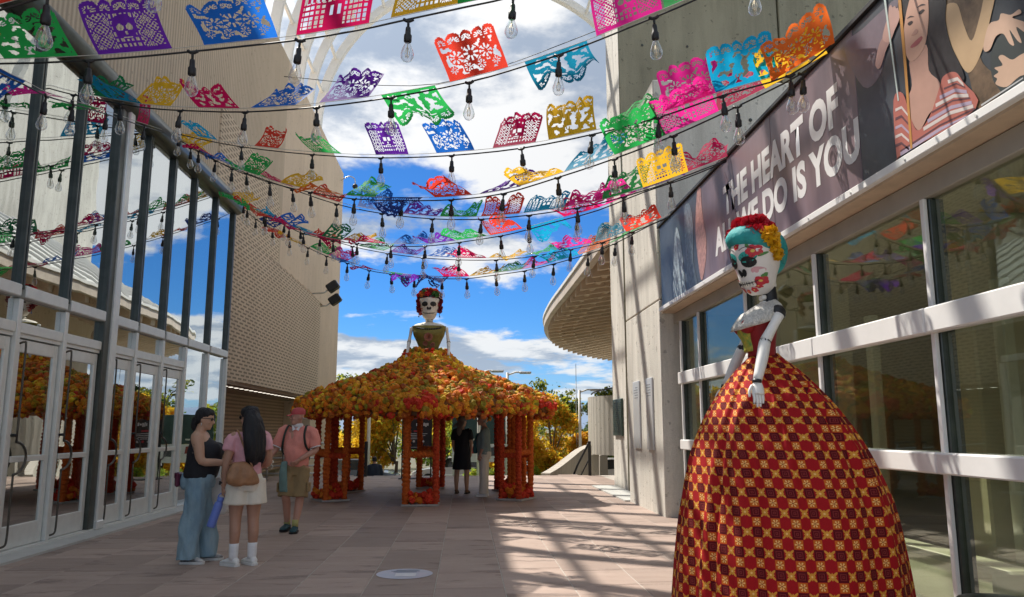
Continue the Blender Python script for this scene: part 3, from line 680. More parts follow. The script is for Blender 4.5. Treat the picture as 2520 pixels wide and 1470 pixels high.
printed('printed_neck', [(1050,430),(1170,330),(1190,520),(1270,610),(1260,760),(1190,840),(1120,960),(1060,880),(1030,740),(1065,630)], (.46,.27,.21), 6)
printed('printed_face', [(1015,150),(1035,50),(1075,-60),(1170,-60),(1188,60),(1185,190),(1165,320),(1115,415),(1070,450),(1040,440),(1015,370),(1005,260)], SK, 7)
for e in ([(1035,175),(1060,155),(1075,165),(1050,190)], [(1115,95),(1145,70),(1160,78),(1130,108)]): printed('printed_eye', e, (.03,.02,.02), 8)
for e in ([(1030,140),(1055,118),(1085,125),(1055,130)], [(1100,60),(1140,30),(1168,38),(1135,45)]): printed('printed_brow', e, (.05,.03,.03), 8)
printed('printed_lips', [(1055,345),(1090,305),(1135,268),(1142,285),(1110,330),(1070,352)], (.36,.10,.10), 8)
printed('printed_nose', [(1062,262),(1095,215),(1112,225),(1105,248),(1080,262)], (.40,.22,.17), 8)
printed('printed_shirt', [(930,740),(1000,690),(1060,880),(1115,960),(1200,850),(1270,640),(1300,560),(1380,530),(1440,600),(1535,800),(1000,1130),(955,1160)], (.42,.13,.10), 7)
band = [((.62,.55,.52), 0), ((.13,.05,.06), 1), ((.45,.35,.45), 2), ((.50,.18,.12), 3), ((.62,.56,.53), 4), ((.13,.05,.06), 5)]
for i in range(9):
    c = [(.60,.53,.50), (.12,.05,.06), (.40,.32,.42)][i % 3]; t = i / 9; wd = 26 if i % 3 != 1 else 12
    x0, y0 = 1330 - 30 * i, 590 + 58 * i; x1, y1 = 1445 + 12 * i, 612 + 26 * i
    if y0 > 960: x0 = 980; y0 = 1010 + 14 * i
    xm, ym = (x0 + x1) / 2 + 15, (y0 + y1) / 2 - 34
    printed('printed_stripe', [(x0, y0), (xm, ym), (x1, y1), (x1 + 4, y1 + wd), (xm, ym + wd), (x0 + 4, y0 + wd)], c, 8)
for i in range(5): printed('printed_stripe', [(945, 800 + 66 * i), (990, 780 + 66 * i), (1046, 850 + 60 * i), (1046, 868 + 60 * i), (990, 800 + 66 * i), (945, 822 + 66 * i)], [(.60,.53,.50), (.12,.05,.06), (.40,.32,.42)][i % 3], 8)
printed('printed_wrist', [(795,480),(815,360),(850,280),(900,300),(870,380),(830,500)], (.36,.22,.20), 6)
printed('printed_waving_hand', [(850,290),(865,200),(890,120),(895,60),(910,38),(922,55),(938,45),(950,62),(962,58),(968,80),(978,90),(970,150),(940,220),(900,310)], (.47,.29,.25), 7)
printed('printed_cord', [(858,-20),(872,-20),(972,740),(964,745)], (.50,.58,.54), 9)
printed('printed_staff', [(962,-40),(984,-40),(1030,500),(1072,1090),(1056,1095),(1010,500)], (.50,.24,.06), 9)
for i in range(3): printed('printed_caption', [(1570 + i * 14, 770 + i * 24), (1880, 570 + i * 26), (1880, 580 + i * 26), (1574 + i * 14, 782 + i * 24)], (.45,.45,.45), 4)
# smaller figures on the far panel (given on the 2520 grid)
printed('printed_figure', [(1660,745),(1658,640),(1664,560),(1676,600),(1684,680),(1690,742)], (.30,.36,.38), 1, False, var=.6, vs=14)
printed('printed_figure', [(1684,520),(1698,505),(1706,560),(1706,640),(1716,700),(1700,715),(1690,650)], (.12,.15,.17), 1, False, var=.6, vs=14)
printed('printed_figure', [(1716,470),(1724,462),(1728,520),(1738,590),(1736,650),(1726,690),(1716,620),(1712,560)], (.42,.22,.18), 1, False, var=.4, vs=14)
printed('printed_instrument', [(1782,440),(1790,440),(1822,560),(1838,560),(1850,610),(1832,620),(1815,590)], (.10,.06,.07), 1, False, var=.5, vs=14)

# bin by the window
bn = empty('litter_bin', (3.22, 4.75, 0), 'dark green round bin standing against the window front', 'bin')
MB().lathe([(.19, 0), (.22, .05), (.235, .36), (.23, .41)], (3.22, 4.75, 0), 20).build('drum', M_verd, bn)
MB().lathe([(.245, .40), (.255, .43), (.24, .46), (.17, .463), (.16, .445)], (3.22, 4.75, 0), 20).build('rim', M_dkgreen, bn)

# ---------------------------------------------------------------- far right: rounded canopy, curved walls, tower
M_wood = wall_mat('brown_boarded_soffit', (.66, .53, .40), (.52, .41, .30), streak=.3)
M_fasc = mat('weathered_fascia', (.56, .48, .40), .7, 0, .15, 2)
M_seam = mat('pale_standing_seam_roof', (.60, .60, .57), .4, .4, .08, 1)
path = [V(p) for p in ((3.85, 20.9), (3.85, 25), (3.82, 30), (3.8, 35.5), (4.1, 41), (5.1, 46.6), (6.8, 51.2), (8.7, 54.8), (10.8, 57.4), (14.2, 60.6), (18.5, 62))]
pp = [V((a, b)) for a, b in cat_list([tuple(p) for p in path], 4)]
nrm = []
for i, p in enumerate(pp):
    t = (pp[min(i+1, len(pp)-1)] - pp[max(i-1, 0)]).normalized(); nrm.append(V((t.y, -t.x)))
rc = empty('rounded_canopy', (6, 36, 0), 'wide rounded roof overhang with ribbed brown underside beyond the pier', 'canopy')
def off(i, d): return pp[i] + nrm[i] * d
def ring(i, z): pass
idx = range(len(pp))
MB().loft([[V((*off(i, 0), 6.62)), V((*off(i, 0), 7.0)), V((*off(i, .22), 7.0)), V((*off(i, .22), 6.62))] for i in idx], smooth=False).build('fascia', M_fasc, rc)
MB().loft([[V((*off(i, -.06), 7.0)), V((*off(i, -.06), 7.12)), V((*off(i, .35), 7.12)), V((*off(i, .35), 7.0))] for i in idx], smooth=False).build('gutter_lip', M_cream, rc)
MB().loft([[V((*off(i, .23), 6.86)), V((*off(i, 5.5), 7.75)), V((*off(i, 5.5), 7.85)), V((*off(i, .23), 6.98))] for i in idx], smooth=False).build('soffit', M_wood, rc)
MB().loft([[V((*off(i, .2), 7.13)), V((*off(i, 6.5), 11.2)), V((*off(i, 6.5), 11.1)), V((*off(i, .3), 7.05))] for i in idx], smooth=False).build('roof', M_seam, rc)
for k in range(0, len(pp)):
    a, b = off(k, .235), off(k, 5.4); t = V((-nrm[k].y, nrm[k].x)) * .11
    MB().loft([[V((*(q + t * s), z + dz)) for s, dz in ((-1, -.55), (1, -.55), (1, 0), (-1, 0))] for q, z in ((a, 6.90), (b, 7.74))], smooth=False).build('soffit_rib', M_wood, rc)
    a, b = off(k, .3), off(k, 6.4); t = V((-nrm[k].y, nrm[k].x)) * .05
    MB().loft([[V((*(q + t * s), z + dz)) for s, dz in ((-1, 0), (1, 0), (1, .12), (-1, .12))] for q, z in ((a, 7.2), (b, 11.12))], smooth=False).build('roof_seam', M_white, rc)
for d in (.75, 1.5, 2.4, 3.5, 4.6):
    MB().loft([[V((*off(i, d), 6.42 + d * .17)), V((*off(i, d + .16), 6.42 + d * .17)), V((*off(i, d + .16), 6.88 + d * .17)), V((*off(i, d), 6.88 + d * .17))] for i in idx], smooth=False).build('soffit_ring', M_wood, rc)
MB().loft([[V((*off(i, 5.6), -1.4)), V((*off(i, 5.6), 7.6)), V((*off(i, 6.1), 7.6)), V((*off(i, 6.1), -1.4))] for i in idx], smooth=False).build('drum_wall', M_smooth, rc)

tw = empty('concrete_tower', (19, 45, -1.4), 'tall sunlit concrete tower seen only mirrored in the lobby glass', 'tower')
MB().bbox((14, 37, -1.4), (24, 52.5, 34), .05).build('shaft', M_conc, tw)
MB().bbox((13.8, 36.8, 34.01), (24.2, 52.7, 34.6), .05).build('parapet', M_conc, tw)

cw = empty('curved_wall', (6.5, 33, -1.4), 'curved ribbed concrete wall standing on short posts past the pier', 'wall')
ca = [V((8.6 + 3.35 * cos(a), 33.5 + 3.4 * sin(a))) for a in [radians(q) for q in range(172, 262, 5)]]
MB().loft([[V((p.x, p.y, .42)), V((p.x, p.y, 2.80)), V((8.6 + (p.x - 8.6) * .92, 33.5 + (p.y - 33.5) * .92, 2.80)), V((8.6 + (p.x - 8.6) * .92, 33.5 + (p.y - 33.5) * .92, .42))] for p in ca], smooth=False).build('wall_band', M_pale, cw)
for k in (0, 3, 6, 10, 14, 17):
    p = ca[k]; q = p + (V((8.6, 33.5)) - p) * .04; MB().bbox((q.x - .16, q.y - .13, -1.4), (q.x + .16, q.y + .13, .42), .02).build('post', M_pale, cw)
MB().tube([(p.x + .2, p.y + .2, 2.95 + .02 * i) for i, p in enumerate(ca)], .035, 6).build('top_rail', M_black, cw)

lw = [V(p) for p in ((2.45, 25.75, .06), (2.9, 26.6, .22), (3.5, 28.2, .45), (4.2, 30.4, .68), (4.9, 32.6, .80))]
ll = [V(p) for p in cat_list([tuple(p) for p in lw], 4)]
MB().loft([[V((p.x, p.y, -1.4)), V((p.x, p.y, p.z)), V((p.x + .28, p.y - .08, p.z)), V((p.x + .28, p.y - .08, -1.4))] for p in ll], smooth=False).thing('ramp_wall', M_pale, 'low curved concrete ramp wall at the plaza edge', 'wall')
def stair_rail(x, y, label):
    r = empty('stair_rail', (x, y, 0), label, 'handrail')
    MB().bbox((x - .045, y - .045, -.02), (x + .045, y + .045, 1.08), .01).build('post', M_black, r)
    MB().tube([(x, y, 1.06), (x - .28, y + .75, .30), (x - .45, y + 1.15, -.25)], .035, 8).build('rail', M_black, r)
    MB().tube([(x - .36, y + .95, -1.4), (x - .36, y + .95, .02)], .03, 8).build('post', M_black, r)
    MB().tube([(x, y, .55), (x - .36, y + .95, -.45)], .022, 8).build('rail', M_black, r)
stair_rail(3.98, 25.4, 'black stair rail beside the curved concrete wall')
stair_rail(-3.1, 25.3, 'black stair rail near the dark event poster')
# ---------------------------------------------------------------- string lights and cut paper flags
PAL = {'green': (.03, .42, .09), 'dark green': (.015, .20, .07), 'purple': (.16, .03, .42), 'blue': (.02, .16, .62), 'navy': (.02, .05, .26),
       'cyan': (.01, .36, .62), 'teal': (.01, .20, .33), 'crimson': (.62, .01, .10), 'red': (.75, .06, .035), 'orange': (.80, .16, .03), 'yellow': (.82, .48, .03), 'pink': (.80, .03, .30)}
FM = {k: mat('paper_' + k.replace(' ', '_'), c, .62, 0, .12, 5, transl=.55, spec=.12) for k, c in PAL.items()}
def keep(design, u, v):
    """True where paper is left; u along the cord, v from the cord to the scalloped free edge"""
    ns = 5; s = u * ns; c = abs((s % 1) - .5) * 2
    edge = .86 + .14 * sqrt(max(0, 1 - c * c))
    if v > edge: return False
    if v < .09 or u < .045 or u > .955: return True
    if v > .80:                                   # fan cut in each scallop
        dx = (s % 1) - .5; dy = (v - .80) * 3.2; r = sqrt(dx * dx + dy * dy)
        if r > .40: return True
        return r < .13 or abs((atan2(dy, dx) * 7 / pi) % 1 - .5) < .22
    if v > .74: return True
    x = (u - .5) * 1.35; y = v - .42
    if design == 0:                               # skull between lattices
        if abs(x) < .24:
            if x * x / .045 + (y - .06) ** 2 / .055 < 1:
                if (abs(x) - .085) ** 2 / .0036 + (y - .05) ** 2 / .004 < 1: return False
                if abs(x) < .028 and -.09 < y < -.02: return False
                if abs(y + .135) < .014 and abs(x) < .09: return False
                return True
            return ((x * 11) % 1 < .45) or ((y * 9 + .3) % 1 < .4)
        return ((x + y) * 13 % 1) < .34 or ((x - y) * 13 % 1) < .34
    if design == 1:                               # flowers in scrolls
        for fx, fy, fr in ((-.33, .05, .17), (.33, .05, .17), (0, .08, .2), (-.16, -.2, .11), (.16, -.2, .11), (.48, -.2, .1), (-.48, -.2, .1)):
            dx, dy = x - fx, y - fy; r = sqrt(dx * dx + dy * dy)
            if r < fr:
                if r < fr * .28: return True
                return abs((atan2(dy, dx) * 4 / pi) % 1 - .5) < .26 or r > fr * .86
        return noise.noise(V((x * 9, y * 9, 3.3))) > -.12
    if design == 2:                               # birds: big solid shapes, fine cuts
        n = noise.noise(V((x * 6.2, y * 7.5, 9.1))) + .45 * noise.noise(V((x * 15, y * 15, 1.7)))
        return n > -.16
    # houses and bars
    if abs(x) < .16 and y < .1: return not (abs(abs(x) - .07) < .03 and -.12 < y < .05)
    if y > .16: return (x * 9 % 1) < .5
    return (x * 10 % 1) < .36 or (y * 10 % 1) < .36
GRID = {}
def grid(design, nu, nv):
    k = (design, nu, nv)
    if k not in GRID: GRID[k] = [(i, j) for j in range(nv) for i in range(nu) if keep(design, (i + .5) / nu, (j + .5) / nv)]
    return GRID[k]
M_bulbglass = glass('clear_bulb_glass', (.93, .94, .95), (.10, .62), rough=.02)
M_fil = mat('brass_filament', (.75, .62, .40), .4, .5, .05, 4)
B_sock = MB(); B_sock.lathe([(.016, 0), (.018, -.012), (.020, -.05), (.027, -.06), (.027, -.105), (.020, -.112)], n=10)
B_sock.tube([(0, 0, .0), (0, 0, .06)], .009, 6); B_sock.tube([(-.035, 0, .062), (-.012, 0, .05), (.012, 0, .05), (.035, 0, .062)], .012, 6)
ME_sock = B_sock.mesh('bulb_holder', [M_black])
ME_bulb = MB().lathe([(.015, -.108), (.021, -.125), (.036, -.165), (.045, -.20), (.043, -.225), (.030, -.247), (.008, -.258)], n=12).mesh('bulb', [M_bulbglass])
fb = MB(); fb.tube([(0, 0, -.11), (0, 0, -.16)], .004, 5)
for k in range(4): fb.tube([(.004 * cos(k * 1.57), .004 * sin(k * 1.57), -.15), (.016 * cos(k * 1.57), .016 * sin(k * 1.57), -.19), (.009 * cos(k * 1.57), .009 * sin(k * 1.57), -.225)], .0022, 4)
ME_fil = fb.mesh('filament', [M_fil])
BS = 1.25     # these are large bulbs
ORD = ['first', 'second', 'third', 'fourth', 'fifth', 'sixth', 'seventh', 'eighth', 'ninth', 'tenth']
M_cord = mat('cream_cord', (.55, .53, .48), .8, 0, .1, 30)
W_FLAG, H_FLAG = .63, .44
flag_rnd = random.Random(11)
STR = {
 # name: (plan A, plan B, cable pixels, bulb columns, flags (column, colour, apparent height px, design))
 'T6': ((-5.35, 18.6), (3.36, 12.45), [(600,515),(630,540),(671,564),(714,588),(758,610),(804,631),(855,648),(908,666),(963,675),(1020,682),(1083,686),(1149,686),(1221,677),(1291,667),(1362,650),(1447,626),(1513,600),(1600,555),(1650,535)],
   [630,671,714,758,804,855,908,963,1020,1088,1149,1221,1291,1362,1447,1513],
   [(655,'navy',16,2),(700,'red',8,1),(735,'yellow',8,2),(785,'green',15,1),(830,'pink',10,1),(872,'blue',14,2),(920,'crimson',8,0),(966,'green',-14,1),(1022,'purple',-16,2),(1075,'navy',-14,0),(1123,'crimson',28,1),(1188,'yellow',20,2),(1247,'dark green',24,1),(1315,'pink',14,0),(1386,'cyan',26,3),(1455,'orange',32,0),(1535,'green',18,2)]),
 'T5': ((-5.35, 17.2), (3.36, 12.35), [(556,478),(600,502),(640,522),(690,545),(740,564),(788,582),(868,607),(953,624),(1041,635),(1129,640),(1222,640),(1314,631),(1404,614),(1482,597),(1557,571),(1630,541),(1650,532)],
   [600,650,700,740,788,868,953,1041,1129,1222,1314,1404,1482,1555],
   [(585,'yellow',14,1),(628,'red',16,0),(690,'cyan',14,2),(765,'cyan',10,1),(830,'red',10,1),(912,'green',10,3),(992,'purple',14,1),(1084,'blue',8,2),(1160,'crimson',20,0),(1240,'yellow',10,2),(1330,'green',14,1),(1415,'pink',18,2),(1505,'teal',32,0),(1585,'red',20,2)]),
 'T4': ((-5.35, 17.0), (3.36, 9.65), [(556,474),(609,512),(683,546),(712,560),(747,575),(815,592),(879,600),(962,606),(1046,606),(1130,597),(1233,581),(1293,567),(1377,544),(1472,518),(1583,474),(1690,438),(1788,398)],
   [609,655,712,747,820,879,962,1046,1130,1233,1302,1420],
   [(590,'green',14,2),(640,'green',16,3),(672,'red',12,1),(700,'blue',18,2),(728,'crimson',16,0),(770,'crimson',-22,1),(815,'dark green',22,2),(870,'yellow',16,1),(920,'crimson',16,3),(997,'blue',24,1),(1085,'purple',18,2),(1160,'green',22,1),(1246,'red',30,0),(1340,'cyan',-30,2),(1432,'crimson',26,1),(1520,'pink',16,2),(1600,'purple',26,0)]),
 'T3': ((-5.35, 14.25), (3.36, 9.55), [(432,344),(480,370),(530,396),(607,427),(660,446),(721,467),(829,503),(941,526),(1064,539),(1184,540),(1302,530),(1421,512),(1496,496),(1583,470),(1652,447),(1788,395)],
   [470,530,607,721,829,941,1064,1184,1302,1421,1535,1650],
   [(462,'yellow',26,2),(505,'yellow',28,0),(560,'blue',26,2),(628,'green',24,1),(690,'crimson',26,3),(800,'red',20,1),(917,'blue',36,1),(1032,'purple',22,2),(1127,'green',32,1),(1230,'red',36,0),(1338,'cyan',38,3),(1450,'pink',26,2),(1535,'green',58,2),(1638,'yellow',66,0),(1733,'crimson',52,1)]),
 'T2': ((-5.35, 14.1), (3.36, 6.75), [(432,340),(489,372),(571,416),(620,434),(665,450),(765,474),(872,490),(988,494),(1111,492),(1238,477),(1374,437),(1512,391),(1658,334),(1815,262),(1975,180),(2045,118)],
   [489,571,665,765,872,988,1111,1238,1374,1512,1658,1815,1975],
   [(525,'crimson',28,2),(610,'green',30,1),(718,'yellow',34,1),(808,'orange',22,2),(885,'green',34,1),(1000,'navy',-30,0),(1115,'red',42,1),(1228,'purple',26,2),(1332,'yellow',30,1),(1446,'cyan',48,2),(1575,'green',74,1),(1700,'pink',82,0),(1832,'crimson',72,1),(1960,'yellow',62,2)]),
 'T1': ((-5.35, 13.7), (3.36, 6.5), [(432,328),(466,337),(595,362),(769,381),(938,389),(1112,383),(1285,365),(1455,332),(1620,290),(1780,235),(1945,185),(2045,112)],
   [443,595,769,938,1112,1285,1455,1620,1780,1945],
   [(510,'cyan',44,2),(654,'red',34,1),(805,'green',34,3),(964,'purple',76,0),(1120,'blue',68,1),(1264,'crimson',62,0),(1408,'yellow',82,2),(1561,'green',50,3),(1702,'pink',96,1),(1838,'cyan',100,2),(1975,'orange',76,1)]),
 'U': ((-5.35, 13.95), (-4.1, 5.0), [(432,336),(355,312),(276,286),(178,256),(113,236),(58,208),(0,180),(-150,90),(-420,-60)],
   [113,180,262,355],
   [(30,'blue',-50,2),(140,'pink',34,1),(232,'green',24,3),(350,'crimson',56,1)]),
 'S2': ((-5.35, 9.9), (3.4, 5.6), [(-260,90),(-120,140),(0,180),(87,208),(186,235),(297,256),(360,266),(443,272),(603,276),(780,264),(963,240),(1155,202),(1300,160),(1440,112),(1605,45),(1700,5),(1855,-70),(2190,-260)],
   [180,297,443,603,780,963,1155,1375,1610,1855],
   [(20,'yellow',30,1),(240,'dark green',36,3),(305,'teal',50,2),(372,'yellow',52,1),(538,'crimson',50,2),(670,'blue',36,1),(845,'purple',54,1),(1002,'green',-70,2),(1178,'red',112,1),(1366,'teal',-70,2),(1548,'pink',110,0),(1720,'green',60,2)]),
 'S1': ((-5.35, 6.6), (3.4, 6.0), [(-600,110),(-300,150),(0,157),(200,150),(340,140),(475,127),(600,114),(740,98),(880,75),(1005,48),(1145,18),(1262,-8),(1500,-75),(1900,-210)],
   [220,475,737,1005,1262],
   [(100,'green',74,2),(332,'purple',108,0),(592,'blue',92,1),(818,'crimson',112,3),(1050,'yellow',104,0),(1215,'green',100,1),(-120,'orange',80,1)]),
 'S0': ((-5.3, 5.0), (3.3, 5.6), [(-500,150),(-200,70),(0,25),(118,-10),(398,-92),(700,-170),(1100,-240)],
   [118,398],
   [(-10,'red',70,2),(250,'yellow',80,0)]),
}
def col_on(P, x):
    """height of the cable at an image column, from its traced pixels"""
    for a, b in zip(P[:-1], P[1:]):
        lo, hi = (a, b) if a[0] < b[0] else (b, a)
        if lo[0] <= x <= hi[0]:
            return lo[1] + (hi[1] - lo[1]) * (x - lo[0]) / (hi[0] - lo[0])
    return P[0][1]
FLAGLABELS = []
for si, (nm, (A, B, P, bulbs, flags)) in enumerate(STR.items()):
    A2, B2 = V(A), V(B); dr = (B2 - A2); nn = V((-dr.y, dr.x))
    def on_plane(x, y):
        d = ray(x, y); t = (A2.x * nn.x + A2.y * nn.y) / (d.x * nn.x + d.y * nn.y); return _C + d * t
    def cable(x):
        return on_plane(x, col_on(PS, x))
    PS = [(a, b) for a, b in cat_list([tuple(map(float, p)) for p in P], 3)]
    pts = [on_plane(*p) for p in PS]
    o3 = ORD[si]
    sl = empty('string_light', pts[0], 'black cable of clear hanging bulbs, %s one out from the marigold pavilion' % o3, 'string lights', 'string lights across the passage')
    MB().tube(pts, .0085, 6).build('cable', M_black, sl)
    tan2 = dr.normalized(); ang = atan2(tan2.y, tan2.x)
    for x in bulbs:
        p = cable(x); h = link('bulb_holder', ME_sock, sl); h.location = p - pts[0] - V((0, 0, .06 * BS)); h.rotation_euler = (flag_rnd.uniform(-.1, .1), flag_rnd.uniform(-.1, .1), ang); h.scale = (BS,) * 3
        b = link('bulb', ME_bulb, h); link('filament', ME_fil, b)
    gc = MB().tube([p + V((0, 0, .045)) for p in pts], .0035, 4).thing('flag_cord', M_cord, 'thin cord carrying cut paper flags, %s one out from the marigold pavilion' % o3, 'cord', 'flag cords across the passage', origin=pts[0])
    fl = sorted(flags)
    for fi, (x, colr, happ, des) in enumerate(fl):
        c = cable(x) + V((0, 0, .05)); e = .25
        tv = (cable(x + 4) - cable(x - 4)).normalized()
        if tv.dot(V((dr.x, dr.y, 0))) < 0: tv = -tv
        side = V((0, 0, 1)).cross(tv).normalized()           # roughly away from the camera
        if side.y < 0: side = -side
        dist = c.y; px = FP / dist
        q = min(.99, 1.12 * abs(happ) / (H_FLAG * px)); up = happ > 0; eps = atan2(c.z - HC, c.xy.length)
        # lift angle from straight up, blown towards the viewer or away
        ph0 = math.acos(max(.10, q)); ph0 = (-eps if up else eps) + ph0 * (1 if flag_rnd.random() < .6 else -1)
        near = dist < 11.5
        nu, nv = (66, 48) if dist < 8 else ((48, 36) if near else (34, 24))
        cells = grid(des, nu, nv)
        k1 = flag_rnd.uniform(.7, 1.5); p1 = flag_rnd.uniform(0, 6.28); a1 = flag_rnd.uniform(.15, .5) * (1.0 if q < .7 else .45); b1 = flag_rnd.uniform(-.35, .35) if q < .85 else flag_rnd.uniform(-.15, .15); sk = flag_rnd.uniform(-.10, .10)
        if not up: a1 *= 1.6
        pos = []
        for j in range(nv + 1): pos.append([None] * (nu + 1))
        for i in range(nu + 1):
            u = i / nu; w = tv * ((u - .5) * W_FLAG); pt = w.copy()
            for j in range(nv + 1):
                v = j / nv
                pos[j][i] = pt.copy()
                ph = ph0 + b1 * v + a1 * v * sin(2 * pi * k1 * u + p1 + v * 1.2) + .12 * v * sin(2 * pi * 3.1 * u + p1 * 2)
                z = cos(ph) * (1 if up else -1)
                if not up: z -= 0
                pt = pt + (V((0, 0, z)) + side * sin(ph) + tv * (sk + .12 * sin(3 * v + p1))) * (H_FLAG / nv)
        vid = {}; vs = []; fs = []
        def gv(i, j):
            if (i, j) not in vid: vid[(i, j)] = len(vs); vs.append(pos[j][i])
            return vid[(i, j)]
        for i, j in cells: fs.append((gv(i, j), gv(i+1, j), gv(i+1, j+1), gv(i, j+1)))
        m = MB().add(vs, fs, True); me = m.mesh('paper_flag', [FM[colr]])
        o = link('paper_flag', me); o.location = c
        lft = fl[fi-1][1] if fi else None; rgt = fl[fi+1][1] if fi + 1 < len(fl) else None
        if lft and rgt: wh = 'between %s and %s ones,' % (lft, rgt)
        elif rgt: wh = 'at row end beside %s,' % rgt
        else: wh = 'at row end beside %s,' % lft
        tag(o, '%s cut paper flag %s %s cord from pavilion' % (colr, wh, o3), 'paper flag', 'cut paper flags over the passage')
# slim steel stay wire high across the passage
MB().tube([(-5.9, 24, 12.6), (-1, 23.6, 12.3), (3.9, 19.8, 12.4)], .012, 5, 6).thing('stay_wire', M_black, 'thin dark stay wire stretched high across the passage', 'wire')
# ---------------------------------------------------------------- marigold pavilion
CX, CY = -0.86, 18.15
pav = empty('marigold_pavilion', (CX, CY, 0), 'hexagonal pavilion with a skirt-shaped marigold roof on red flower-wrapped posts', 'pavilion')
FLC = {'orange': (.82, .22, .010), 'amber': (.84, .33, .014), 'yellow': (.86, .50, .02), 'rust': (.50, .12, .010), 'red': (.66, .04, .012), 'olive': (.36, .26, .02)}
FLM = {k: mat('marigold_' + k, c, .75, 0, .35, 30, transl=.22) for k, c in FLC.items()}
def flower_geo(rnd, sub):
    bm = bmesh.new(); bmesh.ops.create_icosphere(bm, subdivisions=sub, radius=1)
    for v in bm.verts:
        n = noise.noise(v.co * 3.4 + V((rnd.random() * 50, 0, 0)) * 0 + V((sub, 1.3, 2.1)))
        v.co *= 1 + .30 * n + rnd.uniform(-.30, .24)
    bm.verts.index_update(); r = ([v.co.copy() for v in bm.verts], [[v.index for v in f.verts] for f in bm.faces]); bm.free(); return r
frn = random.Random(21)
FG2 = [flower_geo(frn, 2) for _ in range(4)]; FG1 = [flower_geo(frn, 1) for _ in range(4)]
FME = {}
for k in FLC:
    for i, (vs, fs) in enumerate(FG2): FME[(k, i)] = MB().add(vs, fs, False).mesh('marigold', [FLM[k]])
# roof surface: hexagon at the eave, round at the waist
PR = [(3.24, .42), (3.05, .56), (2.86, .76), (2.72, 1.08), (2.54, 1.62), (2.36, 2.16), (2.19, 2.62), (2.04, 2.90), (1.92, 2.99)]
def rr(a, r):
    t = min(1, max(0, (r - .8) / 1.6)); a6 = ((a - pi / 2) % (pi / 3)) - pi / 6
    return r * (1 - t + t * cos(pi / 6) / cos(a6) * 1.045)
def roof_pt(a, s):
    x = s * (len(PR) - 1); i = min(int(x), len(PR) - 2); f = x - i
    z = PR[i][0] + (PR[i+1][0] - PR[i][0]) * f; r = rr(a, PR[i][1] + (PR[i+1][1] - PR[i][1]) * f)
    return V((CX + r * cos(a), CY + r * sin(a), z))
NA = 48
rings = [[roof_pt(2*pi*j/NA, i / 21) for j in range(NA)] for i in range(22)]
rings.append([V((CX + (p.x - CX) * .97, CY + (p.y - CY) * .97, 1.80)) for p in rings[-1]])
rings.append([V((CX + (p.x - CX) * .6, CY + (p.y - CY) * .6, 1.98)) for p in rings[-1]])
rings.append([V((CX + (p.x - CX) * .1, CY + (p.y - CY) * .1, 2.3)) for p in rings[-1]])
roof = MB().loft(rings, smooth=True).build('roof', mat('roof_netting', (.16, .06, .01), .9, 0, .4, 20), pav)
pool = ['orange'] * 28 + ['amber'] * 36 + ['yellow'] * 13 + ['rust'] * 20 + ['red'] * 4 + ['olive'] * 12
cand = []
for k in range(4700):
    s = frn.random() ** .6 ; a = frn.random() * 2 * pi
    p = roof_pt(a, s)
    # colours drift in patches
    nz = noise.noise(V((p.x * 1.1, p.y * 1.1, p.z * 2)))
    c = frn.choice(pool)
    if nz > .25 and frn.random() < .5: c = frn.choice(['olive', 'rust', 'olive'])
    if nz < -.3 and frn.random() < .6: c = frn.choice(['yellow', 'amber'])
    r = frn.uniform(.058, .098)
    if s > .93: p.z -= frn.uniform(0, .12)
    p.z += frn.uniform(-.01, .06) + .07 * noise.noise(V((p.x * 2.6, p.y * 2.6, 4.4)))
    cand.append((p, r, c))
for k in range(520):                     # hanging fringe at the eave
    a = frn.random() * 2 * pi; p = roof_pt(a, 1.0); p.z -= frn.uniform(.02, .20); p.x += (CX - p.x) * frn.uniform(-.012, .05); p.y += (CY - p.y) * frn.uniform(-.012, .05)
    cand.append((p, frn.uniform(.055, .08), frn.choice(['rust', 'orange', 'amber', 'rust', 'red'])))
for ang in (270, 330):              # red rosettes over the front posts
    for k in range(16):
        p = roof_pt(radians(ang) + frn.uniform(-.10, .10), frn.uniform(.90, 1.0)); p.z += frn.uniform(-.02, .05); p.x += .05 * cos(radians(ang)); p.y += .05 * sin(radians(ang)); cand.append((p, .075, 'red'))
cand.sort(key=lambda q: (q[0].y - (q[0].z) * .6) - q[1] * 6)
STV, STF, STC = [], [], []
for i, (p, r, c) in enumerate(cand):
    if i < 290:
        o = link('marigold', FME[(c, i % 4)], roof); o.location = p - pav.location; o.scale = (r, r, r * .85); o.rotation_euler = (frn.random() * 6, frn.random() * 6, frn.random() * 6)
    else:
        g = FG1[i % 4]; M = Matrix.Translation(p) @ Matrix.Rotation(frn.random() * 6, 4, 'Z') @ Matrix.Rotation(frn.random() * 6, 4, 'X') @ Matrix.Diagonal((r, r, r * .85, 1))
        n = len(STV); STV += [M @ v for v in g[0]]; STF += [tuple(n + q for q in f) for f in g[1]]; b = frn.uniform(.8, 1.25); STC += [tuple(min(1, q * b * (.6 + .8 * frn.random())) for q in FLC[c]) + (1,) for _ in g[0]]
m, nt, bs, N, MA, MIX = nodes_mat('marigold_mass')
at = N('ShaderNodeAttribute', attribute_name='flower_colour'); tc = N('ShaderNodeTexCoord'); nz = N('ShaderNodeTexNoise'); nt.links.new(tc.outputs['Object'], nz.inputs['Vector']); nz.inputs['Scale'].default_value = 60; nz.inputs['Detail'].default_value = 3
sh = N('ShaderNodeMapRange'); nt.links.new(nz.outputs['Fac'], sh.inputs[0]); sh.inputs[1].default_value = .3; sh.inputs[2].default_value = .7; sh.inputs[3].default_value = .65; sh.inputs[4].default_value = 1.3
cc = MIX(1.0, at.outputs['Color'], sh.outputs[0], 'MULTIPLY'); nt.links.new(cc, bs.inputs['Base Color']); bs.inputs['Roughness'].default_value = .75
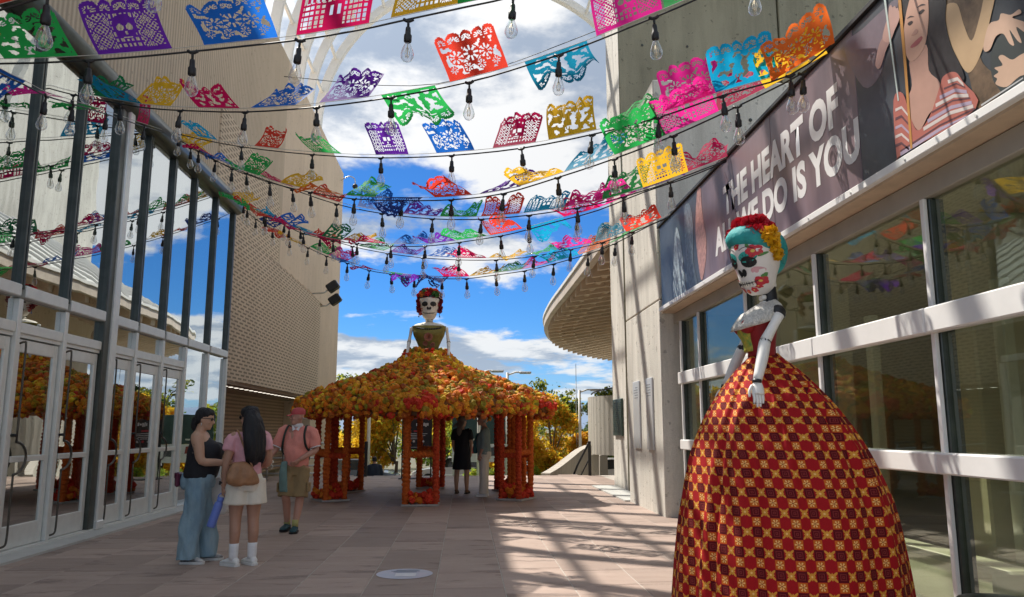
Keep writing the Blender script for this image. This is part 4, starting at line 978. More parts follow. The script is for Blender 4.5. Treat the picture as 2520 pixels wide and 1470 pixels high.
tl = N('ShaderNodeBsdfTranslucent'); nt.links.new(cc, tl.inputs[0]); ms = N('ShaderNodeMixShader'); ms.inputs[0].default_value = .22
nt.links.new(bs.outputs[0], ms.inputs[1]); nt.links.new(tl.outputs[0], ms.inputs[2]); nt.links.new(ms.outputs[0], nt.nodes['Material Output'].inputs[0])
mass = MB().add(STV, STF, False); me = mass.mesh('marigolds', [m], pav.location)
ca_ = me.color_attributes.new('flower_colour', 'FLOAT_COLOR', 'POINT'); ca_.data.foreach_set('color', [x for c in STC for x in c])
tag(link('marigolds', me, roof), kind='stuff')
# posts wrapped in garlands
def garland(p0, p1, r, seed, n=10):
    rnd = random.Random(seed); m_ = MB(); d = V(p1) - V(p0); L = d.length; k = int(L / .022); t = d.normalized()
    u = t.orthogonal().normalized(); w = t.cross(u); rings = []
    for i in range(k + 1):
        c = V(p0) + d * (i / k); bul = (.80 + .26 * abs(sin(i * .78 + seed))) * (1 + .22 * noise.noise(V((i * .05, seed * 3.1, 0))))
        rings.append([c + (u * cos(2*pi*j/n + i * .5) + w * sin(2*pi*j/n + i * .5)) * r * bul * (1 + rnd.uniform(-.14, .14)) for j in range(n)])
    return m_.loft(rings, smooth=False)
PM = [mat('garland_red', (.42, .028, .006), .8, 0, .35, 40, bump=.7, bscale=70, transl=.12, col2=(.62, .07, .008)), mat('garland_orange', (.55, .085, .008), .8, 0, .35, 40, bump=.7, bscale=70, transl=.12, col2=(.68, .16, .012))]
M_plank = mat('grey_base_board', (.40, .38, .35), .8, 0, .15, 6)
seed = 0
for ci, ang in enumerate((270, 330, 30, 90, 150, 210)):
    a = radians(ang); e = V((cos(a), sin(a), 0)); t = V((-sin(a), cos(a), 0)); c = V((CX, CY, 0)) + e * 2.25
    MB().prism([c + t * x + e * y + V((0, 0, .004)) for x, y in ((-.36, -.30), (.36, -.30), (.36, .30), (-.36, .30))], (0, 0, .035)).build('base_board', M_plank, pav)
    for x, y in ((-.29, .20), (.29, .20), (-.29, -.20), (.29, -.20)):
        seed += 1; q = c + t * x + e * y
        garland(q + V((0, 0, .03)), q + V((0, 0, 2.02)), .068, seed).build('post', PM[(seed + ci) % 2], pav)
    for y in (.20, -.20):
        seed += 1; garland(c + t * -.29 + e * y + V((0, 0, .98)), c + t * .29 + e * y + V((0, 0, .98)), .062, seed).build('rung', PM[1], pav)
    for x in (-.29, .29):
        seed += 1; garland(c + t * x + e * -.20 + V((0, 0, .92)), c + t * x + e * .20 + V((0, 0, .92)), .058, seed).build('rung', PM[0], pav)
    for k in range(60):                  # heap of blooms at the foot
        rr_ = frn.uniform(.05, .078); q = c + t * frn.uniform(-.30, .30) + e * frn.uniform(-.22, .28); o = link('foot_marigold', FME[(frn.choice(['red', 'red', 'orange']), k % 4)], pav)
        o.location = q + V((0, 0, .04 + rr_ * .8 + frn.uniform(0, .22) * frn.random())) - pav.location; o.scale = (rr_,) * 3; o.rotation_euler = (frn.random() * 6, 0, frn.random() * 6)

# ---------------------------------------------------------------- shared pieces of the skeleton ladies
M_bone = mat('painted_bone', (.72, .68, .60), .55, 0, .08, 8)
M_bone_w = mat('white_bone_paint', (.80, .78, .74), .45, 0, .05, 8)
M_blk = mat('black_paint', (.012, .012, .014), .45, 0, .2, 10)
M_red = mat('red_petal', (.55, .012, .03), .55, 0, .3, 20, transl=.1)
M_yel = mat('yellow_petal', (.75, .42, .01), .55, 0, .2, 20, transl=.1)
M_leaf = mat('green_leaf_paint', (.07, .22, .05), .5, 0, .2, 20)
M_tooth = mat('tooth_paint', (.82, .78, .68), .5)
def silk_flower(r, layers=4, n=8, seed=0):
    """layered ruffled bloom facing +Z"""
    rnd = random.Random(seed); m_ = MB()
    for l in range(layers):
        rl = r * (1 - l * .21); tilt = .25 + l * .33
        for k in range(n):
            a = 2*pi*(k + .5 * (l % 2)) / n + rnd.uniform(-.15, .15); ca, sa = cos(a), sin(a); w = rl * .46
            def P(d, s, z): return V((ca * d * cos(tilt) - sa * s, sa * d * cos(tilt) + ca * s, z + d * sin(tilt)))
            z = l * r * .05
            m_.add([P(0, 0, z), P(rl * .55, -w, z), P(rl, -w * .55, z + rnd.uniform(-.1, .1) * r), P(rl * 1.06, 0, z - r * .06), P(rl, w * .55, z + rnd.uniform(-.1, .1) * r), P(rl * .55, w, z)], [(0, 1, 2, 3), (0, 3, 4, 5)], True)
    m_.ball((0, 0, r * .12), r * .25, 6, 4); return m_
def pom(r, seed, n=54, w=.62):
    """full ruffled bloom: curled petals all round"""
    rnd = random.Random(seed); m_ = MB(); m_.ball((0, 0, 0), r * .55, 8, 6)
    for k in range(n):
        z = 1 - 2 * (k + .5) / n; a = k * 2.39996 + rnd.uniform(-.2, .2); q = sqrt(1 - z * z); d = V((q * cos(a), q * sin(a), z))
        u = d.orthogonal().normalized(); u = Matrix.Rotation(rnd.random() * 6.28, 3, d) @ u; v = d.cross(u); c = d * r * rnd.uniform(.50, .66); s = r * w * rnd.uniform(.8, 1.15); up = d * r * .42
        m_.add([c - u * s * .5, c + u * s * .5, c + u * s * .62 + v * s * .35 + up * .8, c + v * s * .55 + up * 1.15, c - u * s * .62 + v * s * .35 + up * .75], [(0, 1, 2, 3, 4)], True)
    return m_
def face_frame(c, yaw, pitch, roll=0):
    """matrix: local +Y = out of the face, +Z up, +X the figure's right side as +X"""
    return Matrix.Translation(c) @ Matrix.Rotation(yaw, 4, 'Z') @ Matrix.Rotation(pitch, 4, 'X') @ Matrix.Rotation(roll, 4, 'Y')
def head_r(z, s):
    tab = [(-.52, .13), (-.47, .20), (-.38, .255), (-.25, .29), (-.08, .34), (.10, .385), (.26, .385), (.38, .33), (.46, .22), (.50, .08)]
    for (z0, a), (z1, b) in zip(tab[:-1], tab[1:]):
        if z0 <= z / s <= z1: return s * (a + (b - a) * (z / s - z0) / (z1 - z0))
    return .1 * s
def on_face(x, z, s, lift=.006):
    r = head_r(z, s); ry = r * 1.04; q = max(0.05, 1 - (x / r) ** 2); fw = .03 * s if z < -.2 * s else 0
    return V((x, ry * sqrt(q) + fw + lift, z))
def decal(mb, x, z, rx, rz, s, lift=.006, n=14, shape=None, rot=0):
    """thin painted patch lying on the curved face"""
    pts = []
    for k in range(n):
        a = 2*pi*k/n; f = shape(a) if shape else 1; dx, dz = rx * f * cos(a), rz * f * sin(a); pts.append((x + dx * cos(rot) - dz * sin(rot), z + dx * sin(rot) + dz * cos(rot)))
    c = on_face(x, z, s, lift); mb.add([c] + [on_face(a, b, s, lift) for a, b in pts], [(0, 1 + (k + 1) % n, 1 + k) for k in range(n)], True)
def skull(parent, M, s, skin, style):
    secs = []
    for z in (-.52, -.49, -.43, -.35, -.25, -.12, .02, .14, .26, .36, .44, .49, .50):
        r = head_r(max(-.52, min(.4999, z)) * s, s); secs.append((z * s, 0, (.03 * s if z < -.2 else 0), max(r, .02), max(r * 1.04, .02)))
    h = MB().stack(secs, 26, 2); h.xf(M); head = h.build('head', skin, parent)
    def put(name, mb, m_): mb.xf(M); return mb.build(name, m_, head)
    pet = lambda a: .78 + .22 * abs(cos(2.5 * a))
    for sx in (-1, 1):
        q = MB(); decal(q, sx * .155 * s, .03 * s, .112 * s, .092 * s, s, .004, 18); put('eye_socket', q, M_blk)
        q = MB(); q.ball(on_face(sx * .155 * s, .025 * s, s, -.02 * s), (.07 * s, .03 * s, .06 * s), 10, 6); put('eye_ball', q, M_blk)
    q = MB(); nose = lambda a: 1.0 if -2.4 < a else 1
    for sx in (-1, 1): decal(q, sx * .04 * s, -.14 * s, .042 * s, .07 * s, s, .006, 10, rot=-.35 * sx)
    put('nose_hole', q, M_blk)
    for k in range(7):
        x = (-.15 + .05 * k) * s
        q = MB()
        for zc in (-.285, -.345): decal(q, x, zc * s, .021 * s, .026 * s, s, .008, 8)
        put('tooth', q, M_tooth)
    q = MB()
    P = [on_face((-.21 + .42 * k / 14) * s, (-.315 + .035 * (abs(k - 7) / 7) ** 2) * s, s, .008) for k in range(15)]; q.tube(P, .006 * s / .5 * .6, 5); put('mouth_line', q, M_blk)
    for k in range(9):
        x = (-.18 + .045 * k) * s; q = MB(); q.tube([on_face(x, -.285 * s, s, .010), on_face(x, -.345 * s, s, .010)], .0028 * s / .5, 4); put('stitch', q, M_blk)
    return head, put, pet

# ---------------------------------------------------------------- figure rising from the pavilion roof
f1 = empty('skeleton_figure', (CX, CY, 3.0), 'skeleton lady in an olive bodice rising out of the marigold roof', 'sculpture')
def olive_cloth():
    return mat('olive_bodice_cloth', (.20, .17, .035), .7, 0, .35, 9, bump=.3)
tz = 3.16
b_ = MB().stack([(tz, CX, CY, .235, .19), (tz + .14, CX, CY, .225, .18), (tz + .30, CX, CY, .285, .22), (tz + .46, CX, CY - .02, .36, .26), (tz + .58, CX, CY, .375, .24), (tz + .66, CX, CY, .40, .20)], 28, 4)
b_.build('bodice', olive_cloth(), f1)
MB().stack([(tz + .62, CX, CY, .37, .20), (tz + .69, CX, CY, .34, .17), (tz + .745, CX, CY, .14, .12)], 24, 3).build('shoulders', M_bone, f1)
for k, (x, z, r) in enumerate(((0, tz + .38, .10), (-.15, tz + .46, .07), (.14, tz + .44, .075), (-.07, tz + .24, .06), (.09, tz + .22, .06), (0, tz + .10, .05))):
    q = silk_flower(r, 4, 8, k); yy = CY - .265 + abs(x) * .5 + max(0, tz + .36 - z) * .25; q.xf(Matrix.Translation((CX + x, yy, z)) @ Matrix.Rotation(pi / 2, 4, 'X')); q.build('bodice_rose', mat('faded_rose_cloth', (.36, .14, .09), .7, 0, .3, 20), f1)
q = MB()
for k in range(26):
    a = pi + pi * k / 25; q.ball((CX + .33 * cos(a), CY + .235 * sin(a) - .01, tz + .665 - .10 * sin(-a) ), .024, 6, 4)
q.build('neck_trim', M_blk, f1)
MB().tube([(CX, CY, tz + .70), (CX, CY - .01, tz + .86)], .085, 14).build('neck', M_bone, f1)
for z in (.74, .80): MB().lathe([(.088, z + tz), (.094, z + tz + .012), (.088, z + tz + .024)], (CX, CY, 0), 14).build('neck_band', M_blk, f1)
for sx in (-1, 1):
    sh = V((CX + sx * .40, CY, tz + .63)); el = V((CX + sx * .455, CY - .04, tz + .28)); wr = V((CX + sx * .47, CY - .38, tz - .06)); hd = wr + V((sx * .0, -.05, -.14))
    q = MB(); q.tube([sh, sh.lerp(el, .5), el], [.045, .034, .042], 10, 3); q.build('upper_arm', M_bone_w, f1)
    q = MB(); q.tube([el, el.lerp(wr, .5), wr], [.042, .034, .036], 10, 3); q.build('forearm', M_bone_w, f1)
    MB().ball(el, .047, 8, 6).build('elbow', M_blk, f1)
    q = MB(); q.ball(wr + V((0, -.02, -.05)), (.045, .025, .06), 8, 6)
    for k in range(4): q.tube([wr + V(((k - 1.5) * .024, -.02, -.09)), wr + V(((k - 1.5) * .03, -.04, -.16)), wr + V(((k - 1.5) * .028, -.03, -.215 + .012 * abs(k - 1.4)))], .011, 5, 2)
    q.tube([wr + V((-sx * .04, -.02, -.04)), wr + V((-sx * .075, -.04, -.10)), wr + V((-sx * .07, -.05, -.14))], .012, 5, 2); q.build('hand', M_bone_w, f1)
HM = face_frame(V((CX, CY - .02, 4.29)), pi, 0)
h1, put, pet = skull(f1, HM, .62, M_bone, 0)
for x, z, r in ((-.10, .20, .05), (.0, .23, .06), (.11, .20, .05), (.19, -.10, .05), (.20, -.19, .045)):
    q = MB(); decal(q, x, z, r, r, .62, .006, 20, pet); put('painted_flower', q, mat('dull_red_paint', (.38, .06, .05), .6))
for sx in (-1, 1):
    for k in range(10):
        a = 2*pi*k/10; q = MB(); decal(q, sx * .096 + .088 * cos(a), .035 + .075 * sin(a), .011, .011, .62, .009, 6); put('painted_dot', q, M_tooth)
q = MB(); q.lathe([(.235, .155), (.245, .17), (.245, .215), (.23, .23)], n=24); put('hair_band', q, M_blk)
crown = []
for k in range(26):
    a = 2*pi*k/26 + frn.uniform(-.1, .1); lv = k % 3; rr_ = .235 - lv * .05
    c = V((rr_ * cos(a), rr_ * sin(a), .25 + lv * .045)); q = pom(frn.uniform(.065, .085), k); q.xf(Matrix.Translation(c) @ c.to_track_quat('Z', 'Y').to_matrix().to_4x4())
    put('crown_flower', q, [M_red, M_red, mat('dark_red_petal', (.22, .01, .02), .6, 0, .3, 20), mat('orange_petal', (.6, .18, .02), .6, 0, .3, 20), M_leaf][k % 5])
for sx in (-1, 1):
    for k in range(5):
        c = V((sx * (.235 + .02 * (k % 2)), -.02 + .05 * (k % 3), .14 - .075 * k + .05)); q = pom(.062, 40 + k); q.xf(Matrix.Translation(c) @ V((sx, .2, 0)).to_track_quat('Z', 'Y').to_matrix().to_4x4()); put('side_flower', q, mat('dark_red_petal', (.22, .01, .02)))
    q = MB(); q.tube([(sx * .235, .03, -.08), (sx * .24, .03, -.24)], .008, 5); q.ball((sx * .24, .03, -.25), .018, 6, 4); put('earring', q, mat('blue_bead', (.05, .10, .30), .3))

# ---------------------------------------------------------------- large skeleton lady by the windows
def skirt_mat():
    m, nt, b, N, MA, MIX = nodes_mat('red_gold_check_cloth'); L = nt.links.new
    uv = N('ShaderNodeUVMap'); uv.uv_map = 'cloth'; sp = N('ShaderNodeSeparateXYZ'); L(uv.outputs[0], sp.inputs[0])
    u, v = sp.outputs[0], sp.outputs[1]
    iu, iv = MA('FLOOR', u), MA('FLOOR', v); fx, fy = MA('SUBTRACT', MA('FRACT', u), .5), MA('SUBTRACT', MA('FRACT', v), .5)
    ou, ov = MA('FLOORED_MODULO', iu, 2), MA('FLOORED_MODULO', iv, 2)
    ax, ay = MA('ABSOLUTE', fx), MA('ABSOLUTE', fy); cheb = MA('MAXIMUM', ax, ay); r = MA('SQRT', MA('ADD', MA('MULTIPLY', fx, fx), MA('MULTIPLY', fy, fy)))
    ang = MA('ARCTAN2', fy, fx)
    def LT(a, t): return MA('LESS_THAN', a, t)
    def GT(a, t): return MA('GREATER_THAN', a, t)
    GOLD = (.66, .29, .04); PALE = (.85, .55, .20); RED = (.36, .008, .012); DRK = (.10, .004, .007); ORG = (.55, .12, .012)
    # pinwheel tile
    wheel = MA('MULTIPLY', GT(MA('COSINE', MA('MULTIPLY', ang, 6.0)), .15), LT(r, .36))
    t_pin = MIX(wheel, ORG, PALE); t_pin = MIX(LT(r, .06), t_pin, DRK); t_pin = MIX(GT(cheb, .45), t_pin, RED)
    # eight-petal flower with spread corners on red
    pet = MA('ADD', .41, MA('MULTIPLY', MA('COSINE', MA('MULTIPLY', ang, 8.0)), .11)); dia = MA('ADD', pet, MA('MULTIPLY', MA('COSINE', MA('MULTIPLY', MA('SUBTRACT', ang, .7854), 4.0)), .14))
    t_flo = MIX(MA('LESS_THAN', r, dia), RED, GOLD); t_flo = MIX(LT(r, .10), t_flo, PALE)
    # dark tile with square rings
    ringm = LT(MA('ABSOLUTE', MA('SUBTRACT', MA('FRACT', MA('MULTIPLY', cheb, 5.5)), .5)), .16)
    t_drk = MIX(MA('MULTIPLY', ringm, LT(cheb, .42)), DRK, (.24, .03, .03))
    rowA = MIX(ou, t_pin, RED); rowB = MIX(ou, t_drk, t_flo)
    col = MIX(ov, rowA, rowB)
    wn = N('ShaderNodeTexNoise'); wn.inputs['Scale'].default_value = 180; tc = N('ShaderNodeTexCoord'); L(tc.outputs['Object'], wn.inputs['Vector'])
    wr = N('ShaderNodeMapRange'); L(wn.outputs['Fac'], wr.inputs[0]); wr.inputs[3].default_value = .75; wr.inputs[4].default_value = 1.25
    col = MIX(1.0, col, wr.outputs[0], 'MULTIPLY')
    L(col, b.inputs['Base Color']); b.inputs['Roughness'].default_value = .8; b.inputs['Specular IOR Level'].default_value = .2
    return m
SX, SY = 2.27, 5.62
f2 = empty('skeleton_figure', (SX, SY, 0), 'giant skeleton lady in a red and gold checked skirt and teal headscarf', 'sculpture')
SP = [(0.0, .82), (.15, .82), (.33, .805), (.62, .775), (.95, .725), (1.25, .64), (1.45, .555), (1.62, .455), (1.78, .335), (1.90, .225), (1.98, .135), (2.02, .098)]
SPf = cat_list(SP, 7)
NS = 260
vs, fs, uvs = [], [], []
s_len = 0; prev = None
for i, (z, r) in enumerate(SPf):
    if prev: s_len += sqrt((z - prev[0]) ** 2 + (r - prev[1]) ** 2)
    prev = (z, r)
    wz = (z / 2.02)
    amp = .014 + .075 * wz ** 1.6 * min(1, r / .3)
    cxo = -.085 * max(0, (z - 1.0)); 
    for j in range(NS + 1):
        a = 2*pi*j/NS; th = a - pi / 2 - pi     # seam at the back
        w = noise.noise(V((cos(a) * 2.2, sin(a) * 2.2, z * .35)))
        fold = sin(a * 23 + 2.2 * w + z * .5) * .6 + sin(a * 13 + 4 * w) * .5 + sin(a * 41 + 3 * w) * .25 * wz
        # deep folds run from the waist at the left front
        deep = exp(-((a - 1.83) / .09) ** 2) * .13 + exp(-((a - 2.08) / .06) ** 2) * .09 + exp(-((a - 2.5) / .05) ** 2) * .04 + exp(-((a - 3.5) / .06) ** 2) * .05
        rr_ = r * (1 - amp * 1.7 * (fold * .5 + .5)) - deep * r * (.55 + .45 * wz)
        vs.append(V((cxo + rr_ * cos(th), rr_ * sin(th), z)))
        uvs.append(((a - pi) * r / .062 + 200.0 + .10 * fold * wz, s_len / .062))
for i in range(len(SPf) - 1):
    for j in range(NS):
        k = i * (NS + 1) + j; fs.append((k, k + 1, k + NS + 2, k + NS + 1))
mb = MB().add(vs, fs, True); me = mb.mesh('skirt', [skirt_mat()])
ul = me.uv_layers.new(name='cloth')
for lp in me.loops: ul.data[lp.index].uv = uvs[lp.vertex_index]
link('skirt', me, f2)
WC = V((SX - .10, SY, 2.02))
M_bod = mat('deep_red_bodice', (.28, .010, .014), .65, 0, .15, 8)
M_bodf = mat('green_yellow_brocade', (.10, .30, .06), .6, 0, .3, 26, col2=(.70, .52, .06))
# torso seen from its left side, chest towards -X
q = MB().stack([(2.00, SX - .105, SY, .098, .12), (2.07, SX - .105, SY, .095, .125), (2.16, SX - .115, SY, .115, .145), (2.24, SX - .125, SY, .135, .16), (2.31, SX - .085, SY, .10, .165), (2.36, SX - .06, SY, .06, .11)], 26, 4); q.build('bodice', M_bod, f2)
q = MB().stack([(2.035, SX - .180, SY + .02, .045, .075), (2.10, SX - .183, SY + .02, .047, .08), (2.17, SX - .21, SY + .02, .055, .10), (2.20, SX - .22, SY + .02, .05, .10)], 20, 3); q.build('bodice_front', M_bodf, f2)
for k, y in enumerate((-.07, .06)): MB().ball((SX - .225, SY + y, 2.215), (.06, .07, .055), 12, 8).build('bust_cup', M_bod, f2)
# ruffled white shawl round the shoulders
q = MB(); rings = []
for z, dx, rx, ry in ((2.235, -.125, .185, .215), (2.275, -.115, .185, .215), (2.325, -.09, .15, .20), (2.37, -.065, .105, .16), (2.40, -.05, .065, .10)):
    rings.append([V((SX + dx + (rx + .010 * sin(j * 2.9)) * cos(2*pi*j/44), SY + (ry + .010 * sin(j * 2.9)) * sin(2*pi*j/44), z - .05 * cos(2*pi*j/44 + pi) * (1 if z < 2.3 else .3) + .006 * sin(j * 3.7))) for j in range(44)])
q.loft(rings, smooth=True); q.build('shawl', mat('white_lace', (.72, .69, .63), .85, 0, .25, 60, bump=.9, bscale=90), f2)
q = MB(); q.tube([(SX - .035, SY, 2.34), (SX - .02, SY, 2.42), (SX - .035, SY, 2.55)], [.06, .052, .055], 14, 4); q.build('neck', M_blk, f2)
for k in range(4): MB().bbox((SX - .098, SY - .045, 2.372 + k * .045), (SX - .062, SY + .03, 2.408 + k * .045), .008).build('neck_bone', M_bone_w, f2)
MB().lathe([(.058, 2.515), (.062, 2.52), (.060, 2.55), (.056, 2.555)], (SX - .033, SY, 0), 14).build('neck_collar', M_bone_w, f2)
def arm(side):
    sh = V((SX - .035, SY + side * .17, 2.30)); el = V((SX - .165, SY + side * .225, 2.085)); wr = V((SX - .275, SY + side * .33, 1.80))
    MB().ball(sh + V((0, 0, 0)), (.055, .05, .06), 12, 8).build('shoulder_cap', M_blk, f2)
    q = MB(); q.tube([sh + V((-.005, side * .03, -.02)), sh.lerp(el, .5) + V((0, side * .02, 0)), el], [.036, .034, .040], 14, 3); q.build('upper_arm', M_bone_w, f2)
    MB().ball(el, (.044, .044, .036), 10, 7).build('elbow', M_blk, f2)
    q = MB(); q.tube([el, el.lerp(wr, .45) + V((0, side * .01, 0)), wr], [.041, .040, .030], 14, 3); q.build('forearm', M_bone_w, f2)
    q = MB(); q.tube([wr + V((.0, 0, .012)), wr + V((-.004, side * .002, -.012))], .032, 12); q.build('wrist_band', M_blk, f2)
    h = MB(); d = V((-.03, side * .10, -.30)).normalized(); s = V((1, 0, 0)); s = (s - d * s.dot(d)).normalized(); nrm_ = d.cross(s)
    h.tube([wr, wr + d * .05, wr + d * .10], [.026, .040, .042], 12, 3, flat=.62)
    for k in range(4):
        b = wr + d * (.095 - .004 * abs(k - 1.5)) + s * ((k - 1.5) * .020); L_ = (.085, .10, .095, .075)[k]
        h.tube([b, b + d * L_ * .5 + nrm_ * .006, b + d * L_ * .95 - nrm_ * .002], [.0105, .0095, .0075], 7, 3)
    b = wr + d * .035 + s * -.036; h.tube([b, b + d * .04 - s * .022, b + d * .085 - s * .024], [.012, .010, .008], 7, 3)
    h.build('hand', M_bone_w, f2)
    for k in range(4):
        for t in (.10, .135, .165):
            b = wr + d * t + s * ((k - 1.5) * .020); q = MB(); q.tube([b - s * .0105, b + nrm_ * .0112 * (1 if side < 0 else -1), b + s * .0105], .0022, 4); q.build('joint_line', M_blk, f2)
arm(-1); arm(1)
S2 = .46
HM2 = face_frame(V((SX - .115, SY - .02, 2.70)), radians(114), radians(-12), radians(-4))
h2, put, pet = skull(f2, HM2, S2, mat('white_face_paint', (.78, .74, .71), .45, 0, .05, 9), 1)
M_rp = mat('bright_red_paint', (.55, .015, .035), .45); M_tealp = mat('teal_paint', (.03, .40, .36), .45); M_pk = mat('pink_blush_paint', (.70, .38, .42), .5); M_dot = mat('yellow_dot_paint', (.75, .5, .1), .5)
for sx in (-1, 1):
    q = MB(); decal(q, sx * .072, .052, .064, .042, S2, .003, 16, rot=sx * .12); put('painted_eyelid', q, M_tealp)
    for k in range(7):
        a = pi * (.15 + .7 * k / 6); q = MB(); q.tube([on_face(sx * .0715 + .050 * cos(a), .014 + .042 * sin(a), S2, .006), on_face(sx * .0715 + .066 * cos(a), .014 + .062 * sin(a), S2, .006)], .0016, 4); put('eyelash', q, M_blk)
    q = MB(); q.tube([on_face(sx * (.025 + .10 * t), .105 + .02 * sin(t * 3.1) , S2, .005) for t in (0, .25, .5, .75, 1)], .0022, 4); put('painted_brow', q, M_blk)
    q = MB(); decal(q, sx * .105, -.055, .036, .026, S2, .003, 14); put('cheek_blush', q, M_pk)
for x, z, r in ((.125, .095, .036), (-.118, .088, .048), (0, .135, .026), (.10, -.135, .026), (-.105, -.135, .036), (.05, -.195, .022), (-.05, -.195, .022), (0, -.205, .018), (.085, -.17, .02), (-.085, -.17, .02)):
    q = MB(); decal(q, x, z, r, r, S2, .006, 20, pet); put('painted_flower', q, M_rp)
    q = MB(); decal(q, x, z, r * .25, r * .25, S2, .009, 8); put('flower_centre', q, M_dot)
for x, z, rt in ((.155, .055, .5), (-.155, .055, -.5), (.085, .13, 2.4), (-.085, .13, .8), (.125, -.10, 1.2), (-.125, -.10, 2.0)):
    q = MB(); decal(q, x, z, .022, .010, S2, .005, 12, rot=rt); put('painted_leaf', q, M_leaf)
q = MB(); q.ball((0, -.13, .03), (.135, .12, .15), 18, 12); put('scarf_bun', q, mat('teal_headscarf', (.02, .30, .30), .7, 0, .35, 12, bump=.5, bscale=30))
# headscarf: cap over the crown and the back of the head
q = MB(); rings = []
for k in range(13):
    ph = -.62 + (pi / 2 + .62) * k / 12; z = .05 + .215 * sin(ph); r = .205 * cos(ph)
    ring_ = []
    for j in range(30):
        a = 2*pi*j/30; back = (.5 - .5 * sin(a)); zz = z + .215 * (1 - k / 12) * (1 - back)
        w = 1 + .018 * sin(j * 2.4 + k)
        ring_.append(V((r * 1.0 * cos(a) * w, r * 1.10 * sin(a) * w - .025, zz)))
    rings.append(ring_)
q.loft(rings, smooth=True); put('headscarf', q, mat('teal_headscarf', (.02, .30, .30), .7, 0, .35, 12, bump=.5, bscale=30))
for k in range(17):
    a = radians(0 + 175 * k / 8) if k < 9 else radians(10 + 160 * (k - 9) / 7); rr_ = .165 if k < 9 else .095; zz = .225 if k < 9 else .285
    c = V((rr_ * cos(a), rr_ * sin(a) * .75 - .01, zz)); mt = M_red
    q = pom(.056 if k < 9 else .066, 70 + k); q.xf(Matrix.Translation(c) @ (c + V((0, 0, .02))).to_track_quat('Z', 'Y').to_matrix().to_4x4()); put('crown_flower', q, mt)
for k in range(3):
    c = V((-.205 + .02 * k, .01 - .035 * k, .185 - .07 * k)); q = pom(.068 if k == 0 else .055, 90 + k, 70); q.xf(Matrix.Translation(c + V((0, .03, 0))) @ V((-.8, .75, .25)).to_track_quat('Z', 'Y').to_matrix().to_4x4()); put('crown_flower', q, M_yel)
# ---------------------------------------------------------------- people
M_skinA = mat('tan_skin', (.54, .315, .205), .55, 0, .06, 6)
M_skinB = mat('warm_brown_skin', (.46, .25, .165), .55, 0, .06, 6)
M_skinC = mat('reddish_skin', (.50, .26, .185), .55, 0, .08, 6)
M_hairK = mat('black_hair', (.006, .0055, .008), .55, 0, .5, 40, stretch=(3, 3, .3), bump=.6, bscale=40)
M_hairG = mat('ash_grey_hair', (.16, .13, .11), .5, 0, .4, 40, stretch=(3, 3, .3), bump=.5, bscale=40)
M_hairW = mat('grey_short_hair', (.34, .31, .28), .6, 0, .3, 40, bump=.4, bscale=60)
def hand_geo(mb, wr, d, palm_n, thumb_side, curl=.5, s=1.0):
    """palm, four unequal curled fingers and a thumb from the side of the palm; d = along the hand, palm_n = out of the palm"""
    d = V(d).normalized(); n = V(palm_n); n = (n - d * n.dot(d)).normalized(); t = d.cross(n).normalized() * thumb_side
    wr = V(wr)
    rings = []
    for q, w, th in ((0, .026, .020), (.02, .030, .019), (.05, .039, .016), (.08, .042, .0145), (.092, .038, .012)):
        c = wr + d * (q * s)
        rings.append([c + t * (w * s * cos(a)) + n * (th * s * sin(a)) for a in [2*pi*k/12 for k in range(12)]])
    mb.loft(rings)
    for k in range(4):
        L = (.070, .080, .075, .058)[k] * s; b = wr + d * (.082 * s) + t * ((1.5 - k) * .0205 * s)
        p = [b]; a = .10
        for seg, f in enumerate((.42, .32, .26)):
            a += curl * (.55, .8, .6)[seg]; p.append(p[-1] + (d * cos(a) + n * sin(a)) * L * f)
        mb.tube(p, [.0095 * s, .0090 * s, .0080 * s, .0065 * s], 7, 2)
    b = wr + d * (.025 * s) + t * (.026 * s)
    mb.tube([b, b + (d * .6 + t * .7 + n * .25) * .030 * s, b + (d * 1.0 + t * .75 + n * .5) * .050 * s, b + (d * 1.4 + t * .65 + n * .75) * .060 * s], [.0125 * s, .0115 * s, .0095 * s, .0075 * s], 7, 2)
def head_geo(mb, c, yaw, s=1.0, pitch=0):
    M = Matrix.Translation(c) @ Matrix.Rotation(yaw, 4, 'Z') @ Matrix.Rotation(pitch, 4, 'X') @ Matrix.Scale(s, 4)
    h = MB()
    h.stack([(-.118, 0, .050, .022, .022), (-.105, 0, .040, .040, .045), (-.075, 0, .026, .055, .066), (-.035, 0, .012, .066, .084), (.005, 0, .004, .072, .093), (.045, 0, -.002, .075, .098), (.08, 0, -.006, .068, .090), (.105, 0, -.008, .048, .064), (.118, 0, -.008, .014, .02)], 20, 3)
    h.tube([(0, .088, .012), (0, .103, -.012), (0, .112, -.030), (0, .096, -.040)], [.010, .012, .015, .010], 8, 2)
    h.ball((0, .088, -.066), (.024, .010, .007), 8, 5); h.ball((0, .087, -.078), (.021, .010, .007), 8, 5); h.ball((0, .085, .030), (.052, .012, .008), 10, 5)
    h.ball((0, .078, -.104), (.022, .014, .014), 8, 5)
    for sx in (-1, 1):
        h.ball((sx * .073, -.008, -.012), (.010, .020, .032), 8, 6); h.ball((sx * .045, .074, -.030), (.02, .014, .018), 8, 5)
    h.xf(M); mb.add(h.v, h.f, True); return M
def eyes(parent, M, name_m='dark_eye'):
    for sx in (-1, 1):
        q = MB(); q.ball((sx * .031, .0865, .008), (.013, .006, .0075), 8, 5); q.xf(M); link('eye', q.mesh('eye', [mat('eye_white', (.6, .58, .55), .3)]), parent)
        q = MB(); q.ball((sx * .031, .0915, .008), (.0055, .0025, .006), 8, 5); q.xf(M); link('pupil', q.mesh('pupil', [M_black]), parent)
